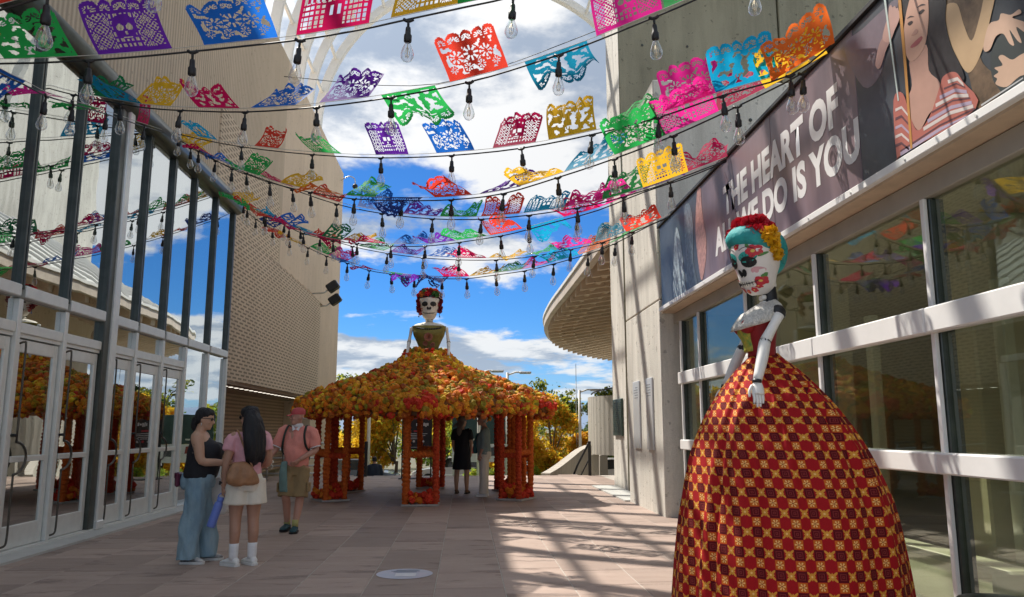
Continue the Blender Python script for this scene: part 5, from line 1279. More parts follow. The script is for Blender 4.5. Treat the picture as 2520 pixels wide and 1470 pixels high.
def sunglasses(parent, M):
    q = MB()
    for sx in (-1, 1):
        q.ball((sx * .036, .094, .010), (.030, .008, .021), 12, 6); q.tube([(sx * .064, .088, .016), (sx * .078, .03, .014), (sx * .076, -.012, .008)], .004, 5)
    q.tube([(-.010, .102, .014), (.010, .102, .014)], .004, 5); q.xf(M); link('sunglasses', q.mesh('sunglasses', [M_black]), parent)
def shoe_geo(mb, sole, ank, toe, s=1.0, w=.045):
    """ank = ankle centre over the heel, toe = unit direction on the ground"""
    t = V((toe[0], toe[1], 0)).normalized(); u = V((-t.y, t.x, 0)); c = V((ank[0], ank[1], ank[2]))
    def ring_(y, ww, z0, z1): return [c + t * y * s + u * ww * s * cos(a) + V((0, 0, (z0 + z1) / 2 + (z1 - z0) / 2 * sin(a))) for a in [2*pi*k/14 for k in range(14)]]
    mb.loft([ring_(-.075, .018, .02, .06), ring_(-.065, .034, .018, .085), ring_(-.02, .040, .018, .105), ring_(.03, .041, .018, .098), ring_(.08, .047, .018, .078), ring_(.13, .049, .018, .062), ring_(.165, .038, .02, .048), ring_(.18, .015, .024, .038)])
    sole.loft([[c + t * y * s + u * x * ww * s + V((0, 0, z)) for x, z in ((-1, 0), (1, 0), (1, .026), (-1, .026))] for y, ww in ((-.085, .022), (-.07, .040), (0, .043), (.08, .052), (.14, .052), (.175, .034), (.19, .014))], smooth=False)
def footwear(P, feet, m, ms, name='shoe', s=1.0):
    for ank, toe in feet:
        sh = MB(); so = MB(); shoe_geo(sh, so, ank, toe, s); o = add(P, name, sh.mesh(name, [m])); link('sole', so.mesh('sole', [ms]), o)
def person(label, loc, rz, cat='person', grp=None):
    return empty('person', loc, label, cat, grp, rz=rz)
def add(parent, name, me): return link(name, me, parent)
def garment(parent, name, mb, m, wr=(.016, 6, (1, 1, .5)), vox=.011, sm=3):
    return add(parent, name, remesh(mb, vox, sm, [m], wr))

# --- woman in black tank top and wide jeans (faces the woman in pink)
P = person('woman in black sleeveless top and wide blue jeans looking at a tablet', (-3.02, 9.36, .001), radians(-84))
bd = MB(); hands = MB()
bd.stack([(.86, 0, -.01, .17, .14), (.98, 0, 0, .175, .15), (1.10, 0, .02, .165, .15), (1.25, 0, .03, .17, .145), (1.37, 0, -.01, .165, .10), (1.43, 0, -.03, .10, .07), (1.46, 0, -.03, .06, .055)], 20, 3)
bd.tube([(0, -.035, 1.42), (0, -.01, 1.50), (0, .0, 1.57)], [.062, .056, .056], 12, 3)
HMt = head_geo(bd, V((0, .015, 1.585)), radians(-4), .98, radians(-8))
for sx in (-1, 1):
    S = V((sx * .185, -.02, 1.375)); E = V((sx * .235, .06, 1.12)); W = V((sx * .10, .335, 1.085))
    bd.tube([S + V((-sx * .05, 0, .02)), S, S.lerp(E, .45), E, E.lerp(W, .5), W], [.06, .068, .060, .048, .042, .030], 12, 3)
    hand_geo(hands, W, V((-sx * .22, 1, -.05)), V((-sx * .6, 0, 1)) if sx < 0 else V((-.6, 0, .9)), -sx if sx > 0 else 1, .45)
    bd.tube([(sx * .10, 0, .90), (sx * .10, .01, .50), (sx * .10, -.02, .10)], [.085, .06, .045], 10, 2)
add(P, 'body', remesh(bd, .009, 3, [M_skinA], None, hands))
tk = MB(); tk.stack([(.93, 0, 0, .205, .185), (1.0, 0, .01, .208, .195), (1.12, 0, .03, .195, .19), (1.22, 0, .045, .195, .195), (1.30, 0, .03, .185, .165), (1.36, 0, -.01, .155, .115), (1.425, 0, -.03, .10, .082)], 24, 3)
for sx in (-1, 1): tk.ball((sx * .075, .165, 1.235), (.085, .075, .085), 12, 8)
garment(P, 'tank_top', tk, mat('black_jersey', (.012, .012, .016), .8, 0, .2, 20), (.008, 7, (1, 1, .6)))
je = MB(); je.stack([(.82, 0, -.005, .185, .165), (.90, 0, -.01, .20, .185), (.99, 0, 0, .195, .18)], 20, 2)
for sx, y1 in ((-1, .10), (1, -.05)):
    je.tube([(sx * .095, -.01, .92), (sx * .105, .0, .70), (sx * .11, y1 * .6, .45), (sx * .115, y1 * .9, .22), (sx * .115, y1, .045)], [.125, .120, .112, .115, .122], 16, 4)
garment(P, 'jeans', je, mat('faded_blue_denim', (.17, .28, .36), .85, 0, .3, 5, stretch=(1, 1, .4), bump=.4, bscale=120, col2=(.34, .48, .54)), (.034, 8, (1, 1, .45)), .012)
footwear(P, [((sx * .115, y1, 0), (sx * .15, 1)) for sx, y1 in ((-1, .10), (1, -.05))], mat('white_sneaker', (.78, .78, .75), .5, 0, .4, 9, col2=(.10, .10, .11)), mat('white_sole', (.75, .74, .70), .6))
hr = MB(); hr.stack([(-.06, 0, -.070, .055, .045), (-.02, 0, -.045, .078, .075), (.03, 0, -.025, .086, .095), (.07, 0, -.010, .086, .105), (.105, 0, -.005, .070, .095), (.132, 0, -.008, .035, .05)], 18, 3)
hr.tube([(0, -.09, 0), (0, -.105, -.08), (0, -.085, -.16)], [.05, .042, .018], 10, 3); hr.xf(HMt); garment(P, 'hair', hr, M_hairK, (.010, 26, (1, 1, .5)), .008, 2)
sunglasses(P, HMt)
q = MB()
for sx in (-1, 1): q.tube([HMt @ V((sx * .078, -.006, -.045)), HMt @ V((sx * .080, -.004, -.075))], .006, 5)
add(P, 'earrings', q.mesh('earrings', [mat('pale_earring', (.7, .7, .65), .3, .5)]))
q = MB()
for k in range(7): q.ball((.252 - .004 * k + .006 * sin(k * 3), -.025 + .017 * sin(k * 2.3), 1.30 - .018 * k), (.004, .012, .008), 6, 4)
add(P, 'tattoo', q.mesh('tattoo', [mat('tattoo_ink', (.10, .075, .07), .6)]))
q = MB(); q.tube([(.125 + .036 * cos(a), .30 + .012 * sin(a), 1.086 + .034 * sin(a)) for a in [2*pi*k/14 for k in range(15)]], .006, 5); add(P, 'bracelet', q.mesh('bracelet', [mat('dark_bracelet', (.10, .05, .04), .5)]))
Mw = Matrix.Translation(P.location) @ Matrix.Rotation(P.rotation_euler.z, 4, 'Z')
tb = MB(); tb.bbox((-.11, -.006, -.15), (.11, .006, .15), .005); tb.xf(Mw @ Matrix.Translation((-.02, .475, 1.13)) @ Matrix.Rotation(radians(52), 4, 'X')); TB = empty('tablet', Mw @ V((-.02, .475, 1.10)), 'thin dark tablet held by the woman in black', 'tablet')
tb.build('case', M_black, TB)
q = MB(); q.box((-.10, -.0085, -.14), (.10, -.0062, .14)); q.xf(Mw @ Matrix.Translation((-.02, .475, 1.13)) @ Matrix.Rotation(radians(52), 4, 'X')); q.build('screen', mat('tablet_screen', (.05, .055, .06), .12), TB)
# white cloth bag on her far arm, small maroon bag at her hip
q = MB(); q.stack([(.50, -.23, .16, .07, .10), (.55, -.23, .16, .085, .15), (.72, -.235, .15, .07, .14), (.86, -.235, .14, .035, .11), (.92, -.235, .13, .015, .05)], 16, 3, 2.6); q.xf(Mw)
TBG = empty('cloth_bag', Mw @ V((-.23, .16, .5)), 'white cloth bag hanging behind the woman in jeans', 'bag'); me = remesh(q, .012, 2, [mat('white_canvas', (.68, .66, .62), .85, 0, .1, 8)], (.014, 9, (1, 1, .4)))
me.transform(Matrix.Translation(-TBG.location)); link('bag_body', me, TBG)
q = MB(); q.tube([Mw @ V(p) for p in ((-.235, .20, .90), (-.25, .19, 1.04), (-.235, .12, 1.12), (-.25, .07, 1.03), (-.235, .07, .90))], .008, 6, 3); q.build('strap', mat('white_canvas', (.68, .66, .62)), TBG)
HB = empty('hip_bag', Mw @ V((.06, -.215, .84)), 'small maroon bag at the hip of the woman in jeans', 'bag')
q = MB(); q.bbox((-.09, -.245, .83), (.12, -.195, .99), .02); q.xf(Mw); q.build('bag_body', mat('maroon_leather', (.10, .012, .04), .5), HB)
q = MB(); q.bbox((-.09, -.25, .93), (.12, -.24, .99), .006); q.xf(Mw); q.build('flap', mat('maroon_leather', (.10, .012, .04)), HB)

# --- woman in pink shirt and cream shorts, long black hair
P = person('woman with long black hair in pink shirt and cream shorts', (-2.43, 9.12, .001), radians(24))
bd = MB(); hands = MB()
bd.stack([(.84, 0, 0, .16, .13), (.95, 0, 0, .16, .13), (1.07, 0, .01, .135, .11), (1.22, 0, .015, .15, .12), (1.36, 0, -.01, .155, .095), (1.42, 0, -.02, .09, .065), (1.45, 0, -.02, .055, .05)], 20, 3)
bd.tube([(0, -.02, 1.42), (0, 0, 1.50), (0, .01, 1.57)], [.056, .050, .052], 12, 3)
HMt = head_geo(bd, V((0, .02, 1.60)), radians(42), .98, radians(-4))
Lh = None
for sx in (-1, 1):
    S = V((sx * .17, -.015, 1.375)); E = V((sx * .225, -.02, 1.10)) if sx < 0 else V((.235, .03, 1.11)); W = V((-.235, .045, .845)) if sx < 0 else V((.16, .25, 1.02))
    bd.tube([S + V((-sx * .05, 0, .02)), S, S.lerp(E, .45), E, E.lerp(W, .5), W], [.052, .060, .054, .044, .038, .027], 12, 3)
    if sx < 0: hand_geo(hands, W, V((0.0, .12, -1)), V((1, 0, 0)), 1, 1.15); Lh = W
    else: hand_geo(hands, W, V((-.3, 1, .0)), V((0, 0, 1)), -1, .5)
    bd.tube([(sx * .092, 0, .90), (sx * .094, .01, .70), (sx * .095, .012, .50), (sx * .097, -.022, .36), (sx * .098, -.015, .24), (sx * .098, -.015, .09)], [.100, .088, .064, .060, .050, .042], 14, 3)
add(P, 'body', remesh(bd, .009, 3, [M_skinB], None, hands))
ts = MB(); ts.stack([(.90, 0, 0, .172, .148), (1.0, 0, .005, .165, .14), (1.10, 0, .01, .152, .128), (1.22, 0, .018, .165, .138), (1.34, 0, -.005, .168, .112), (1.41, 0, -.018, .10, .078), (1.435, 0, -.018, .075, .065)], 22, 3)
for sx in (-1, 1):
    ts.tube([(sx * .10, -.015, 1.375), (sx * .17, -.015, 1.37), (sx * .205, -.018, 1.24)], [.07, .076, .068], 12, 3); ts.ball((sx * .065, .10, 1.24), (.07, .06, .07), 10, 7)
garment(P, 'shirt', ts, mat('pink_cotton', (.74, .38, .42), .85, 0, .1, 8, bump=.2, bscale=60), (.020, 10, (1, 1, .6)))
st = MB(); st.stack([(.80, 0, -.005, .165, .145), (.90, 0, -.02, .172, .16), (.985, 0, -.005, .152, .138)], 20, 2)
for sx in (-1, 1): st.tube([(sx * .085, -.008, .92), (sx * .092, -.01, .78), (sx * .098, -.008, .655)], [.122, .128, .135], 16, 3)
garment(P, 'shorts', st, mat('cream_towelling', (.84, .78, .65), .9, 0, .06, 10, bump=.5, bscale=150), (.012, 8, (1, 1, .5)))
for sx in (-1, 1):
    sk = MB(); sk.tube([(sx * .098, -.015, .24), (sx * .098, -.015, .15), (sx * .098, -.01, .07)], [.052, .050, .047], 12, 2); add(P, 'sock', sk.mesh('sock', [mat('white_sock', (.86, .85, .84), .9, 0, .05, 30, bump=.3)]))
footwear(P, [((sx * .098, -.01, 0), (-.62 if sx < 0 else -.35, .95)) for sx in (-1, 1)], mat('white_trainer', (.84, .84, .80), .5, 0, .1, 14), mat('white_sole', (.75, .74, .70), .6))
hr = MB(); hr.stack([(-.07, 0, -.075, .060, .05), (-.02, 0, -.045, .084, .082), (.03, 0, -.022, .090, .100), (.07, 0, -.012, .088, .106), (.105, 0, -.010, .070, .092), (.134, 0, -.012, .035, .05)], 18, 3); hr.xf(HMt)
hr.tube([(-.0, -.045, 1.66), (.02, -.085, 1.56), (.035, -.125, 1.42), (.045, -.145, 1.27), (.045, -.135, 1.15), (.04, -.12, 1.08)], [.085, .118, .138, .128, .095, .03], 16, 4, flat=.70)
for k in range(7): hr.tube([(-.05 + .03 * k, -.12, 1.30), (-.04 + .03 * k, -.15, 1.18), (-.03 + .026 * k, -.138, 1.06 + .02 * (k % 3))], [.03, .022, .006], 7, 3)
garment(P, 'hair', hr, M_hairK, (.012, 22, (1, 1, .18)), .009, 2)
sunglasses(P, HMt)
q = MB(); q.tube([Lh + V((.030 * cos(a), .030 * sin(a), .045)) for a in [2*pi*k/14 for k in range(15)]], .011, 6, 1); q.bbox(Lh + V((-.048, -.018, .02)), Lh + V((-.030, .018, .062)), .004); add(P, 'watch', q.mesh('watch', [M_black]))
Mw = Matrix.Translation(P.location) @ Matrix.Rotation(P.rotation_euler.z, 4, 'Z')
BO = empty('water_bottle', Mw @ V((-.245, .06, .40)), 'blue metal water bottle in the hand of the woman in pink', 'bottle')
Mb = Mw @ Matrix.Translation((-.245, .075, .735)) @ Matrix.Rotation(radians(16), 4, 'Y') @ Matrix.Rotation(radians(5), 4, 'X')
M_bot = mat('periwinkle_blue_coat', (.16, .24, .66), .35, 0, .05, 6)
q = MB(); q.lathe([(.030, -.335), (.045, -.335), (.047, -.32), (.047, -.10), (.044, -.075), (.032, -.055), (.030, -.05)], n=20); q.xf(Mb); q.build('flask', M_bot, BO)
q = MB(); q.lathe([(.034, -.052), (.036, -.045), (.036, -.01), (.030, -.004)], n=18); q.xf(Mb); q.build('cap', M_bot, BO)
q = MB(); q.tube([(-.030, 0, -.02), (-.030, 0, .015), (0, 0, .040), (.030, 0, .015), (.030, 0, -.02)], .007, 6, 3); q.xf(Mb); q.build('carry_loop', M_bot, BO)
BG = empty('shoulder_bag', Mw @ V((-.07, -.16, .88)), 'tan leather shoulder bag on the back of the woman in pink', 'bag')
q = MB(); q.stack([(.86, -.06, -.165, .10, .035), (.89, -.065, -.175, .17, .055), (.97, -.075, -.18, .165, .06), (1.05, -.085, -.17, .125, .048), (1.11, -.10, -.15, .07, .03)], 18, 3, 2.4); q.xf(Mw)
me = remesh(q, .010, 2, [mat('tan_leather', (.34, .17, .08), .5, 0, .25, 9, bump=.2)], (.014, 10, (1, 1, .6))); me.transform(Matrix.Translation(-BG.location)); link('bag_body', me, BG)
q = MB(); q.tube([Mw @ V(p) for p in ((.03, -.17, 1.06), (-.07, -.15, 1.28), (-.125, -.06, 1.445), (-.145, .03, 1.44), (-.18, .06, 1.25), (-.19, -.06, 1.08))], .011, 6, 4); q.build('strap', mat('tan_leather', (.25, .115, .05)), BG)

# --- man in cap and salmon polo, striding to the viewer
P = person('man in red cap, salmon polo shirt and khaki cargo shorts walking', (-2.50, 12.05, .001), radians(176))
bd = MB(); hands = MB()
bd.stack([(.88, 0, 0, .15, .12), (1.0, 0, 0, .16, .13), (1.15, 0, .02, .165, .135), (1.30, 0, .01, .175, .125), (1.43, 0, -.01, .17, .095), (1.49, 0, -.02, .09, .065), (1.52, 0, -.02, .06, .055)], 20, 3)
bd.tube([(0, -.02, 1.48), (0, .0, 1.56), (0, .01, 1.62)], [.062, .056, .058], 12, 3)
HMt = head_geo(bd, V((0, .02, 1.655)), radians(-62), 1.03, 0)
arms = {1: (V((.20, -.01, 1.43)), V((.30, .03, 1.18)), V((.37, .20, 1.03))), -1: (V((-.20, -.01, 1.43)), V((-.285, .0, 1.17)), V((-.10, .19, 1.03)))}
for sx, (S, E, W) in arms.items():
    bd.tube([S + V((-sx * .05, 0, .02)), S, S.lerp(E, .45), E, E.lerp(W, .5), W], [.058, .066, .058, .047, .042, .030], 12, 3)
    hand_geo(hands, W, (W - E) + V((0, 0, -.05)), V((-sx, .2, -.2)), -sx, .8, 1.05)
legs = {1: [(.10, 0, .93), (.105, .10, .52), (.10, -.02, .11)], -1: [(-.10, 0, .93), (-.09, .05, .50), (-.07, .17, .10)]}
for sx, pl_ in legs.items():
    a, b, c = map(V, pl_); bd.tube([a, a.lerp(b, .5), b, b.lerp(c, .35) + V((0, -.02, 0)), c], [.095, .085, .062, .060, .042], 12, 3)
add(P, 'body', remesh(bd, .009, 3, [M_skinC], None, hands))
eyes(P, HMt)
po = MB(); po.stack([(.93, 0, 0, .185, .155), (1.03, 0, .01, .185, .16), (1.16, 0, .022, .185, .158), (1.30, 0, .012, .195, .145), (1.42, 0, -.01, .185, .112), (1.485, 0, -.02, .10, .078), (1.51, 0, -.02, .075, .070)], 22, 3)
for sx, (S, E, W) in arms.items(): po.tube([S + V((-sx * .07, 0, .01)), S + V((sx * .01, 0, 0)), S.lerp(E, .85)], [.072, .084, .078], 14, 3)
M_salm = mat('salmon_pique', (.78, .29, .23), .85, 0, .08, 8, bump=.3, bscale=90)
garment(P, 'polo_shirt', po, M_salm, (.024, 8, (1, 1, .7)))
q = MB()
for sx, (S, E, W) in arms.items():
    c = S.lerp(E, .86); d = (E - S).normalized(); q.tube([c - d * .006, c + d * .008], .0835, 16)
add(P, 'sleeve_trim', q.mesh('trim', [mat('white_trim', (.75, .74, .73), .8)]))
q = MB(); q.lathe([(.070, 1.495), (.080, 1.50), (.072, 1.55), (.064, 1.555)], (0, -.012, 0), 18); q.prism([V((-.07, .055, 1.535)), V((0, .095, 1.47)), V((-.045, .105, 1.445))], (0, .006, 0)); q.prism([V((.07, .055, 1.535)), V((0, .095, 1.47)), V((.045, .105, 1.445))], (0, .006, 0)); add(P, 'collar', q.mesh('collar', [mat('white_trim', (.75, .74, .73), .8)]))
cs = MB(); cs.stack([(.80, 0, 0, .165, .14), (.90, 0, 0, .180, .155), (.985, 0, 0, .178, .150)], 20, 2)
cs.tube([(.09, 0, .90), (.10, .06, .72), (.105, .085, .50)], [.122, .118, .112], 16, 3); cs.tube([(-.09, 0, .90), (-.092, .03, .72), (-.09, .06, .49)], [.122, .118, .112], 16, 3)
M_khaki = mat('khaki_cotton', (.30, .21, .10), .85, 0, .12, 7, bump=.25, bscale=60)
garment(P, 'cargo_shorts', cs, M_khaki, (.018, 8, (1, 1, .6)))
q = MB(); q.bbox((-.225, -.04, .56), (-.195, .12, .70), .012); q.bbox((.205, .0, .56), (.232, .15, .70), .012); add(P, 'cargo_pockets', q.mesh('pockets', [M_khaki]))
for sx, pl_ in legs.items():
    c = V(pl_[2]); sk = MB(); sk.tube([c + V((0, 0, .08)), c + V((0, 0, -.02))], .047, 12); add(P, 'sock', sk.mesh('sock', [mat('yellow_sock', (.45, .42, .16), .9)]))
    footwear(P, [((c.x, c.y, max(0, c.z - .10)), (sx * .10, 1))], mat('teal_trainer', (.02, .075, .09), .6, 0, .3, 14), M_black, s=1.08)
cp = MB(); cp.stack([(.030, 0, -.004, .082, .104), (.06, 0, -.006, .083, .104), (.095, 0, -.008, .074, .094), (.120, 0, -.008, .050, .066), (.130, 0, -.008, .012, .016)], 20, 3)
cp.loft([[V((x * (1 - .15 * t), .085 + .085 * t * (1 - (x / .085) ** 2 * .45), .036 - .020 * t - .012 * (x / .08) ** 2 + dz)) for x in (-.080, -.06, -.03, 0, .03, .06, .080)] for t, dz in ((0, 0), (.5, .004), (1, 0))], closed=False, caps=False)
cp.xf(HMt); add(P, 'cap', cp.mesh('cap', [mat('coral_red_cap', (.50, .08, .085), .8, 0, .1, 12)]))
q = MB(); q.tube([HMt @ V((.0775, .0, -.012)), HMt @ V((.079, -.05, -.02)), HMt @ V((.0, -.105, -.03)), HMt @ V((-.079, -.05, -.02))], .010, 6, 3); add(P, 'short_hair', q.mesh('short_hair', [M_hairW]))
Mw = Matrix.Translation(P.location) @ Matrix.Rotation(P.rotation_euler.z, 4, 'Z')
BP = empty('backpack', Mw @ V((0, -.2, 1.0)), 'dark backpack worn by the man in the salmon polo', 'backpack')
q = MB(); q.stack([(1.0, 0, -.20, .12, .06), (1.03, 0, -.21, .145, .085), (1.25, 0, -.21, .14, .085), (1.42, 0, -.19, .115, .06), (1.45, 0, -.18, .08, .035)], 16, 3, 2.8); q.xf(Mw); q.build('pack', M_black, BP)
for sx in (-1, 1):
    q = MB(); q.tube([Mw @ V(p) for p in ((sx * .12, -.15, 1.42), (sx * .135, -.03, 1.525), (sx * .14, .085, 1.475), (sx * .15, .165, 1.36), (sx * .175, .14, 1.22), (sx * .205, .0, 1.12), (sx * .15, -.13, 1.06))], .017, 6, 4, flat=.5); q.build('strap', mat('dark_green_webbing', (.02, .03, .022), .7), BP)
SW = empty('tied_sweater', Mw @ V((.13, .17, .60)), 'grey green sweater hanging from the waist of the man in shorts', 'sweater')
q = MB(); q.stack([(.56, .115, .175, .055, .02), (.60, .115, .18, .068, .03), (.80, .125, .18, .062, .035), (.95, .13, .165, .055, .035), (1.0, .13, .15, .04, .03)], 14, 3); q.xf(Mw)
me = remesh(q, .010, 2, [mat('grey_green_knit', (.16, .26, .24), .9, 0, .12, 12, bump=.4, bscale=80)], (.016, 12, (1, 1, .25))); me.transform(Matrix.Translation(-SW.location)); link('sleeve', me, SW)
GL = empty('woven_bracelet_bundle', Mw @ V((.33, .25, .98)), 'white beaded tangle dangling by the walking man hand', 'beads')
q = MB()
for k in range(34): q.ball(Mw @ V((.30 + .04 * sin(k * .9), .27 + .01 * cos(k * 1.7), 1.04 - .0035 * k + .02 * sin(k * 2.1))), .0085, 6, 4)
q.build('beads', M_tooth, GL)

# --- pair under the pavilion
P = person('woman in black knee-length dress with loose hair under the pavilion', (-.07, 18.62, .001), radians(-12))
bd = MB(); hands = MB()
bd.stack([(.9, 0, 0, .15, .12), (1.1, 0, 0, .135, .11), (1.28, 0, .01, .155, .12), (1.40, 0, -.01, .155, .09), (1.47, 0, -.02, .08, .06)], 18, 3)
bd.tube([(0, -.02, 1.46), (0, 0, 1.55), (0, .01, 1.62)], [.055, .05, .052], 10, 3); HMt = head_geo(bd, V((0, .02, 1.645)), radians(-38), 1.0, 0)
for sx in (-1, 1):
    S = V((sx * .17, -.01, 1.42)); E = V((sx * .215, .0, 1.14)); W = V((sx * .19, .10, .93))
    bd.tube([S + V((-sx * .05, 0, .02)), S, S.lerp(E, .45), E, E.lerp(W, .5), W], [.05, .056, .048, .040, .036, .026], 10, 3); hand_geo(hands, W, V((0, .35, -1)), V((-sx, 0, 0)), -sx, .6)
    bd.tube([(sx * .09, 0, .9), (sx * .115, .01, .50), (sx * .12, -.03, .34), (sx * .12, -.01, .08)], [.09, .062, .060, .038], 12, 3)
add(P, 'body', remesh(bd, .010, 3, [M_skinA], None, hands))
dr_ = MB(); dr_.stack([(.545, 0, 0, .225, .17), (.60, 0, 0, .222, .168), (.80, 0, 0, .20, .155), (1.0, 0, 0, .178, .14), (1.15, 0, 0, .17, .135), (1.28, 0, .01, .18, .138), (1.39, 0, -.01, .175, .105), (1.455, 0, -.02, .095, .075)], 22, 3)
for sx in (-1, 1): dr_.tube([(sx * .10, -.01, 1.41), (sx * .175, -.01, 1.41), (sx * .205, -.01, 1.22)], [.066, .072, .066], 12, 3)
garment(P, 'dress', dr_, mat('black_dress_cloth', (.010, .011, .016), .8, 0, .2, 12), (.014, 7, (1, 1, .3)))
hr = MB(); hr.stack([(-.07, 0, -.07, .06, .05), (0, 0, -.03, .087, .095), (.06, 0, -.012, .088, .104), (.105, 0, -.01, .068, .09), (.132, 0, -.012, .03, .045)], 16, 3); hr.xf(HMt)
hr.tube([(0, -.06, 1.64), (-.03, -.10, 1.52), (-.05, -.11, 1.40), (-.05, -.10, 1.30)], [.08, .085, .075, .02], 14, 3, flat=.6)
hr.tube([(-.04, -.06, 1.60), (-.14, -.09, 1.55), (-.23, -.10, 1.49)], [.05, .032, .006], 10, 3); garment(P, 'hair', hr, M_hairG, (.012, 22, (1, 1, .3)), .010, 2)
footwear(P, [((sx * .12, -.01, 0), (sx * .1, 1)) for sx in (-1, 1)], mat('brown_sandal', (.16, .08, .04), .6), M_black, 'sandal', .95)

P = person('grey-haired man in sage shirt and cream trousers under the pavilion', (.43, 17.84, .001), radians(78))
bd = MB(); hands = MB()
bd.stack([(.9, 0, 0, .15, .125), (1.1, 0, .02, .15, .14), (1.28, 0, .01, .165, .125), (1.42, 0, -.01, .165, .09), (1.49, 0, -.02, .085, .062)], 18, 3)
bd.tube([(0, -.02, 1.48), (0, .02, 1.56), (0, .035, 1.63)], [.06, .055, .056], 10, 3); HMt = head_geo(bd, V((0, .05, 1.665)), radians(8), 1.02, radians(4))
for sx in (-1, 1):
    S = V((sx * .185, -.01, 1.43)); E = V((sx * .23, -.03, 1.15)); W = V((sx * .21, .06, .90))
    bd.tube([S + V((-sx * .05, 0, .02)), S, S.lerp(E, .45), E, E.lerp(W, .5), W], [.055, .06, .052, .044, .038, .028], 10, 3); hand_geo(hands, W, V((0, .2, -1)), V((-sx, 0, 0)), -sx, .7)
    bd.tube([(sx * .09, 0, .9), (sx * .10, .01, .5), (sx * .10, 0, .08)], [.085, .06, .042], 10, 3)
add(P, 'body', remesh(bd, .010, 3, [M_skinC], None, hands)); eyes(P, HMt)
ts = MB(); ts.stack([(.88, 0, 0, .18, .15), (1.0, 0, .01, .18, .158), (1.14, 0, .025, .175, .16), (1.30, 0, .012, .185, .14), (1.42, 0, -.01, .178, .108), (1.50, 0, -.02, .085, .072)], 20, 3)
for sx in (-1, 1): ts.tube([(sx * .11, -.01, 1.42), (sx * .19, -.01, 1.42), (sx * .228, -.028, 1.18), (sx * .222, .01, 1.03)], [.07, .074, .062, .052], 12, 3)
garment(P, 'shirt', ts, mat('sage_grey_shirt', (.22, .29, .27), .85, 0, .1, 8), (.016, 7, (1, 1, .5)))
tr = MB(); tr.stack([(.82, 0, 0, .165, .145), (.92, 0, 0, .172, .155), (.97, 0, 0, .17, .15)], 18, 2)
for sx in (-1, 1): tr.tube([(sx * .09, 0, .9), (sx * .095, .01, .55), (sx * .10, 0, .28), (sx * .10, .0, .06)], [.112, .094, .088, .090], 14, 3)
garment(P, 'trousers', tr, mat('cream_trousers', (.72, .66, .55), .85, 0, .06, 8), (.018, 7, (1, 1, .35)))
hr = MB(); hr.stack([(-.05, 0, -.06, .07, .05), (.0, 0, -.028, .082, .082), (.06, 0, -.014, .083, .096), (.10, 0, -.01, .066, .082), (.124, 0, -.01, .03, .04)], 16, 3); hr.xf(HMt); garment(P, 'hair', hr, M_hairW, (.006, 30, (1, 1, 1)), .009, 2)
footwear(P, [((sx * .10, 0, 0), (sx * .1, 1)) for sx in (-1, 1)], mat('white_trainer', (.70, .70, .67)), mat('white_sole', (.75, .74, .70)), s=1.05)
Mw = Matrix.Translation(P.location) @ Matrix.Rotation(P.rotation_euler.z, 4, 'Z')
JK = empty('draped_jacket', Mw @ V((.02, .2, .95)), 'teal jacket over the arm of the grey-haired man', 'jacket')
q = MB(); q.stack([(.93, .05, .21, .10, .045), (1.0, .05, .21, .12, .06), (1.2, .06, .19, .09, .055), (1.38, .07, .15, .05, .035)], 14, 3); q.xf(Mw); me = remesh(q, .012, 2, [mat('teal_jacket_cloth', (.03, .12, .13), .8)], (.016, 10, (1, 1, .3))); me.transform(Matrix.Translation(-JK.location)); link('jacket_body', me, JK)

# --- person on the steps beyond the plaza, seen from behind
P = person('person in dark jacket seen from behind on the steps beyond the pavilion', (-3.10, 27.7, -1.183), radians(4))
bd = MB(); hands = MB()
bd.stack([(.85, 0, 0, .17, .13), (1.1, 0, 0, .16, .13), (1.35, 0, 0, .18, .11), (1.45, 0, 0, .09, .07)], 16, 3); bd.tube([(0, 0, 1.44), (0, 0, 1.56)], .055, 10); HMt = head_geo(bd, V((0, .01, 1.60)), 0, 1.0)
for sx in (-1, 1):
    S = V((sx * .18, 0, 1.39)); E = V((sx * .25, .04, 1.12)); W = V((sx * .17, .24, 1.05)); bd.tube([S, S.lerp(E, .5), E, W], [.055, .05, .042, .028], 10, 3); hand_geo(hands, W, V((-sx * .3, 1, 0)), V((-sx, 0, 0)), -sx, .6)
    bd.tube([(sx * .09, 0, .88), (sx * .1, .0, .48), (sx * .1, 0, .08)], [.085, .06, .042], 10, 2)
add(P, 'body', remesh(bd, .012, 3, [M_skinC], None, hands))
ts = MB(); ts.stack([(.84, 0, 0, .21, .165), (1.0, 0, 0, .20, .16), (1.3, 0, 0, .205, .14), (1.42, 0, 0, .15, .10), (1.48, 0, 0, .07, .065)], 18, 3)
for sx in (-1, 1): ts.tube([(sx * .12, 0, 1.38), (sx * .19, 0, 1.37), (sx * .26, .04, 1.12), (sx * .19, .2, 1.06)], [.07, .075, .062, .05], 12, 3)
garment(P, 'jacket', ts, mat('dark_blue_jacket', (.015, .025, .045), .8), (.016, 7, (1, 1, .5)), .014)
tr = MB(); tr.stack([(.80, 0, 0, .17, .14), (.92, 0, 0, .17, .14)], 16, 2)
for sx in (-1, 1): tr.tube([(sx * .09, 0, .86), (sx * .1, 0, .5), (sx * .1, 0, .05)], [.11, .092, .085], 12, 3)
garment(P, 'trousers', tr, mat('black_trousers', (.014, .014, .018), .8), (.012, 7, (1, 1, .4)), .014)
hr = MB(); hr.stack([(-.05, 0, -.05, .07, .05), (0, 0, -.02, .084, .09), (.07, 0, -.01, .082, .096), (.125, 0, -.01, .03, .04)], 14, 3); hr.xf(HMt); garment(P, 'hair', hr, M_hairK, (.006, 30, (1, 1, 1)), .011, 2)
footwear(P, [((sx * .1, 0, 0), (0, 1)) for sx in (-1, 1)], M_black, M_black)
